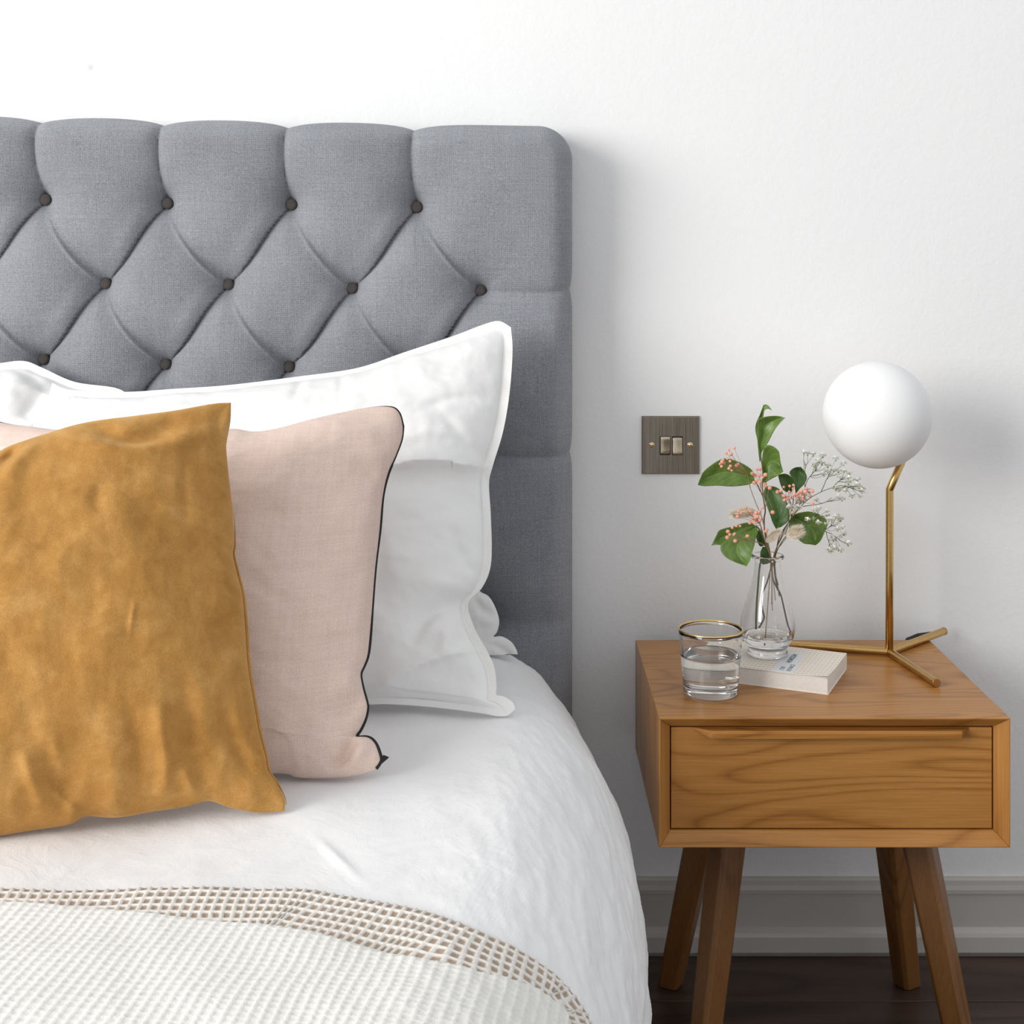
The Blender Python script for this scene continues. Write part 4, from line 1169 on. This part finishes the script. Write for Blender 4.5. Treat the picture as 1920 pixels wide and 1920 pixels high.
br3 = empty('leaf_branch', P3v(950, 870), 'dark branch leaning right with three leaves behind the blossoms', 'branch')
stem(br3, [P3v(950, 870, 2.05), P3v(1000, 770, 2.052), P3v(985, 700, 2.054), P3v(975, 560, 2.052), P3v(1030, 420, 2.048), P3v(1075, 250, 2.044), P2(905, 1620, 2.045), P2(940, 1460, 2.052), P2(1010, 1350, 2.06), P2(1060, 1270, 2.064), P2(1080, 1120, 2.07), P2(1090, 1010, 2.072)], 0.0014, 0.0007, 'stem', k=50)
leaf(br3, [(1050, 1010), (990, 990), (960, 940), (940, 880), (928, 828)], [(1050, 1010), (1085, 960), (1092, 905), (1060, 845), (1000, 815), (928, 828)], 2.07, 2.055, 0.006, 0.0, 'leaf_dark')
leaf(br3, [(1110, 1010), (1095, 930), (1075, 860), (1045, 800), (1090, 755), (1160, 742)], [(1110, 1010), (1150, 965), (1195, 920), (1222, 860), (1205, 800), (1160, 742)], 2.072, 2.085, 0.006, 0.0, 'leaf_dark')
leaf(br3, [(1060, 1270), (1040, 1370), (1100, 1460), (1190, 1530), (1250, 1540), (1310, 1550)], [(1060, 1270), (1110, 1225), (1180, 1208), (1260, 1203), (1390, 1250), (1435, 1330), (1400, 1430), (1360, 1510), (1310, 1550)], 2.062, 2.055, 0.010, 0.0)

def ico_geo(c, r, V, Fc, sub=1, squash=1.0):
    if sub not in ico_geo.cache:
        bm = bmesh.new(); bmesh.ops.create_icosphere(bm, subdivisions=sub, radius=1.0)
        ico_geo.cache[sub] = ([tuple(v.co) for v in bm.verts], [tuple(v.index for v in f.verts) for f in bm.faces]); bm.free()
    vs, fs = ico_geo.cache[sub]; b = len(V)
    for v in vs: V.append((c[0] + r * v[0], c[1] + r * v[1], c[2] + r * v[2] * squash))
    for f in fs: Fc.append(tuple(b + i for i in f))
ico_geo.cache = {}

def spray(name, label, trunk, hubs, kind, mat_stem, rad):
    """dried or fresh blossom spray: trunk line, hubs along it, thin stalks to every bud"""
    t = empty(name, trunk[0], label, 'flowers')
    sV, sF = [], []
    V, Fc = tube_geo(resample(np.array(trunk), 40), [0.0009, 0.0005], 6); sV += V; sF += Fc
    bV, bF, gV, gF = [], [], [], []
    r = random.Random(len(trunk) * 31 + len(label))
    for path, heads in hubs:
        pth = resample(np.array(path), 14)
        V, Fc = tube_geo(pth, [0.0006, 0.0004], 5, base=len(sV)); sV += V; sF += Fc
        for hx_, hy_ in heads:
            Y = pth[-1][1] + r.uniform(-0.016, 0.012)
            hp = P2(hx_, hy_, Y)
            k = min(13, max(3, int(13 - r.random() * 7)))
            st0 = pth[k]; mid = (st0 + hp) / 2 + np.array([r.uniform(-.002, .002), r.uniform(-.002, .002), r.uniform(-.003, .001)])
            V, Fc = tube_geo(resample(np.array([st0, mid, hp]), 6), [0.00034, 0.00022], 4, base=len(sV)); sV += V; sF += Fc
            if kind == 'coral':
                q = rad * r.uniform(0.65, 1.15)
                ico_geo(hp, q, bV, bF, 2, 0.95)
                for _ in range(4):
                    d = np.array([r.uniform(-1, 1), r.uniform(-1, 0.2), r.uniform(-1, 1)]) * q * 0.45
                    ico_geo(hp + d, q * 0.62, bV, bF, 1)
            else:
                q = rad * r.uniform(0.7, 1.15)
                ico_geo(hp + np.array([0, 0.0004, -q * 0.35]), q * 0.28, gV, gF, 1)
                npet = 11
                for p_ in range(npet):
                    a = 2 * math.pi * p_ / npet + r.random(); el = r.uniform(-0.1, 1.1)
                    d = np.array([math.cos(a) * math.cos(el), math.sin(a) * math.cos(el) - 0.3, math.sin(el) * 0.9])
                    d /= np.linalg.norm(d); sd = np.cross(d, [0.2, 0.5, 0.8]); sd /= np.linalg.norm(sd)
                    b = len(bV); o_ = hp
                    for w_, l_ in ((0.05, 0.1), (0.42, 0.7), (0.30, 1.1), (-0.30, 1.1), (-0.42, 0.7), (-0.05, 0.1)):
                        bV.append(tuple(o_ + d * q * l_ + sd * q * w_ + np.cross(d, sd) * q * 0.12 * (l_ - 0.7)))
                    bF.append((b, b + 1, b + 2, b + 3, b + 4, b + 5))
    mk('stalks', sV, sF, M[mat_stem], t)
    mk('blossoms', bV, bF, M['coral' if kind == 'coral' else 'white_bud'], t, smooth=kind == 'coral', kind='stuff')
    if gV: mk('calyces', gV, gF, M['bud_green'], t, kind='stuff')
    return t
nk = lambda x, y, Y=VY: P2(x, y, Y)
spray('dried_blossom_spray', 'coral dried blossom spray in front of the big left leaf', [P3v(1075, 640, 2.03), P3v(1075, 290, 2.03), nk(850, 1650, 2.03), nk(770, 1300, 2.02), nk(700, 1120, 2.012), nk(640, 960, 2.004)],
      [([nk(640, 960, 2.004), nk(610, 830, 1.995), nk(540, 720, 1.988)], [(475, 548), (440, 610), (392, 600), (420, 568), (405, 660), (350, 690), (330, 712), (375, 705), (432, 685), (435, 735), (450, 780), (515, 715), (500, 730), (420, 760), (345, 738), (360, 675)]),
       ([nk(790, 1180, 2.02), nk(770, 1050, 2.012), nk(760, 920, 2.008)], [(660, 810), (690, 830), (740, 765), (710, 770), (680, 905), (715, 885), (740, 900), (795, 825), (800, 920), (730, 830), (770, 850)]),
       ([nk(800, 1150, 2.02), nk(820, 1050, 2.012)], [(840, 960), (870, 1210), (795, 940)])], 'coral', 'stem_dry', 0.0027)
spray('dried_blossom_spray', 'coral dried blossom spray drooping low on the left of the bouquet', [P3v(1010, 1000, 2.03), P3v(1060, 300, 2.03), nk(850, 1660, 2.025), nk(780, 1480, 2.015), nk(745, 1380, 2.008)],
      [([nk(770, 1420, 2.012), nk(740, 1330, 2.004), nk(690, 1260, 2.0)], [(595, 1160), (550, 1210), (520, 1200), (640, 1200), (655, 1230), (700, 1215), (735, 1210), (695, 1265), (715, 1255), (765, 1275), (680, 1310), (635, 1320), (510, 1255), (670, 1270), (740, 1290), (770, 1160), (690, 1320), (705, 1290)]),
       ([nk(800, 1560, 2.018), nk(740, 1525, 1.99), nk(620, 1510, 1.975), nk(520, 1490, 1.97)], [(495, 1350), (535, 1352), (410, 1408), (455, 1368), (430, 1440), (480, 1430), (485, 1505), (610, 1455), (405, 1470), (470, 1440)]),
       ([nk(800, 1500, 2.018), nk(805, 1440, 2.01)], [(810, 1390), (800, 1405)])], 'coral', 'stem_dry', 0.0027)
spray('dried_blossom_spray', 'coral dried blossom spray in the middle, right of the dark leaf', [P3v(1090, 420, 2.035), P3v(1080, 260, 2.035), nk(900, 1600, 2.035), nk(1010, 1380, 2.03), nk(1060, 1200, 2.026)],
      [([nk(1060, 1200, 2.026), nk(1060, 1120, 2.022), nk(1030, 1070, 2.018)], [(920, 1000), (955, 990), (985, 950), (975, 1035), (1000, 1080), (1025, 1065), (1045, 940), (1085, 930), (1080, 965), (1040, 1000), (990, 1085), (1010, 1060), (985, 1040)]),
       ([nk(1060, 1200, 2.026), nk(1100, 1130, 2.024), nk(1140, 1070, 2.02)], [(1075, 1060), (1095, 1025), (1120, 1040), (1165, 990), (1185, 1020), (1215, 970), (1210, 1000), (1180, 1075), (1255, 1040), (1280, 1120), (1140, 1010), (1275, 990), (1130, 1050), (1180, 1050)]),
       ([nk(1060, 1240, 2.026), nk(1070, 1220, 2.02)], [(1075, 1210)])], 'coral', 'stem_dry', 0.0027)
spray('white_blossom_spray', 'airy white blossom spray reaching up right towards the lamp globe', [P3v(1130, 500, 2.045), P3v(1100, 300, 2.045), nk(900, 1620, 2.045), nk(1000, 1370, 2.04), nk(1080, 1250, 2.035), nk(1220, 1090, 2.03), nk(1370, 1000, 2.025), nk(1490, 955, 2.02)],
      [([nk(1190, 1120, 2.03), nk(1200, 950, 2.03), nk(1205, 700, 2.03)], [(1190, 590), (1230, 610), (1290, 620), (1195, 600)]),
       ([nk(1200, 960, 2.03), nk(1240, 860, 2.035), nk(1330, 760, 2.035)], [(1390, 630), (1340, 680), (1300, 735), (1380, 710), (1440, 735), (1400, 830), (1425, 780), (1350, 690), (1310, 720), (1385, 640), (1390, 815)]),
       ([nk(1370, 1000, 2.025), nk(1430, 860, 2.02), nk(1480, 770, 2.018)], [(1520, 665), (1600, 712), (1500, 780), (1550, 790), (1610, 790), (1440, 790)]),
       ([nk(1490, 955, 2.02), nk(1540, 900, 2.018), nk(1620, 850, 2.016)], [(1665, 810), (1570, 855), (1650, 860), (1740, 875), (1650, 910), (1610, 790)]),
       ([nk(1490, 955, 2.02), nk(1580, 935, 2.02), nk(1680, 945, 2.018)], [(1600, 940), (1525, 965), (1620, 990), (1700, 950), (1760, 950), (1800, 970), (1690, 1045), (1770, 1048), (1790, 1000), (1640, 950), (1520, 975), (1790, 985), (1740, 930), (1550, 990)]),
       ([nk(1180, 1150, 2.03), nk(1390, 1115, 2.02), nk(1480, 1060, 2.015)], [(1570, 1065), (1585, 1080), (1320, 1085), (1545, 1050)]),
       ([nk(1120, 1200, 2.03), nk(1150, 1120, 2.03), nk(1180, 1060, 2.028)], [(1160, 1110), (1200, 1040), (1250, 1000), (1190, 1090), (1230, 980)])], 'white', 'stem_green', 0.0046)
spray('white_blossom_spray', 'airy white blossom spray arching down over the right-hand leaf', [P3v(1150, 560, 2.05), P3v(1110, 300, 2.048), nk(910, 1620, 2.046), nk(1040, 1420, 2.035), nk(1200, 1340, 2.02), nk(1330, 1360, 2.01), nk(1420, 1410, 2.006)],
      [([nk(1000, 1440, 2.04), nk(1060, 1280, 2.02), nk(1090, 1200, 2.012)], [(1030, 1160), (1100, 1160), (1140, 1170), (1040, 1170), (1110, 1180)]),
       ([nk(1200, 1340, 2.02), nk(1280, 1280, 2.008), nk(1330, 1230, 2.004)], [(1320, 1180), (1290, 1190), (1230, 1290), (1290, 1280), (1340, 1330), (1390, 1250), (1430, 1200), (1430, 1240), (1310, 1200), (1345, 1320), (1225, 1280), (1350, 1175)]),
       ([nk(1330, 1360, 2.01), nk(1420, 1380, 2.004), nk(1480, 1340, 2.0)], [(1450, 1290), (1480, 1290), (1530, 1250), (1570, 1290), (1590, 1370), (1540, 1390), (1420, 1330), (1575, 1280), (1520, 1260)]),
       ([nk(1420, 1410, 2.006), nk(1490, 1440, 2.002), nk(1550, 1490, 2.0)], [(1610, 1440), (1550, 1470), (1650, 1540), (1550, 1590), (1575, 1605), (1600, 1430), (1640, 1530)]),
       ([nk(1420, 1410, 2.006), nk(1440, 1490, 2.0), nk(1460, 1560, 2.0)], [(1480, 1460), (1500, 1500), (1450, 1600), (1470, 1620), (1500, 1580), (1440, 1590), (1470, 1600), (1490, 1490)])], 'white', 'stem_green', 0.0046)

def bunny(label, base, tip, wid, trunk, seed):
    t = empty('bunny_tail_grass', trunk[0], label, 'dried grass')
    stem(t, trunk + [base], 0.0006, 0.0005, 'stem_dry')
    ax = tip - base; L = np.linalg.norm(ax); ax /= L
    s1 = np.cross(ax, [0, 1, 0.1]); s1 /= np.linalg.norm(s1); s2 = np.cross(ax, s1)
    V, Fc = [], []
    nn_, mm = 14, 14
    def rad(q): return wid * (math.sin(math.pi * min(1, q * 0.93 + 0.06)) ** 0.75) * (1 - 0.35 * q)
    for i in range(nn_):
        q = i / (nn_ - 1)
        for k in range(mm):
            a = 2 * math.pi * k / mm
            V.append(base + ax * L * 0.86 * q + (math.cos(a) * s1 + math.sin(a) * s2) * rad(q) * 0.62)
    for i in range(nn_ - 1):
        for k in range(mm): Fc.append((i * mm + k, i * mm + (k + 1) % mm, (i + 1) * mm + (k + 1) % mm, (i + 1) * mm + k))
    Fc += [tuple(range(mm)), tuple((nn_ - 1) * mm + k for k in range(mm))]
    recalc(mk('seed_head', V, Fc, M['tail'], t))
    r = random.Random(seed); V, Fc = [], []
    for _ in range(1500):
        q = r.random() ** 0.85; a = r.uniform(0, 2 * math.pi)
        d = math.cos(a) * s1 + math.sin(a) * s2
        o_ = base + ax * L * 0.84 * q + d * rad(q) * 0.55
        hd = ax * r.uniform(0.7, 1.3) + d * r.uniform(0.35, 0.9) + np.array([r.uniform(-.15, .15) for _ in range(3)])
        hd /= np.linalg.norm(hd); ln_ = wid * r.uniform(0.55, 1.15)
        sd = np.cross(hd, d); sd /= np.linalg.norm(sd) + 1e-9
        b = len(V); w_ = 0.00013
        V += [o_ - sd * w_, o_ + sd * w_, o_ + hd * ln_ * 0.6 + sd * w_ * 0.6 + d * 0.0003, o_ + hd * ln_]
        Fc += [(b, b + 1, b + 2), (b, b + 2, b + 3)]
    mk('fuzz', V, Fc, M['tail'], t, smooth=False, kind='stuff')
bunny('fluffy cream bunny-tail grass head pointing left', P2(690, 1195, 2.02), P2(420, 1235, 2.01), 0.0088, [P3v(1080, 700, 2.035), P3v(1070, 280, 2.035), P2(840, 1650, 2.035), P2(760, 1400, 2.03), P2(715, 1220, 2.024)], 3)
bunny('slim cream bunny-tail grass head just above the vase rim', P2(800, 1515, 2.012), P2(965, 1385, 2.004), 0.0064, [P3v(1110, 600, 2.03), P3v(1075, 300, 2.03), P2(845, 1660, 2.024), P2(805, 1560, 2.016)], 4)
bunny('fluffy cream bunny-tail grass head leaning right over the vase', P2(1015, 1465, 2.01), P2(1180, 1385, 2.0), 0.0104, [P3v(1140, 450, 2.04), P3v(1095, 280, 2.04), P2(890, 1640, 2.036), P2(960, 1540, 2.02), P2(1000, 1490, 2.012)], 5)
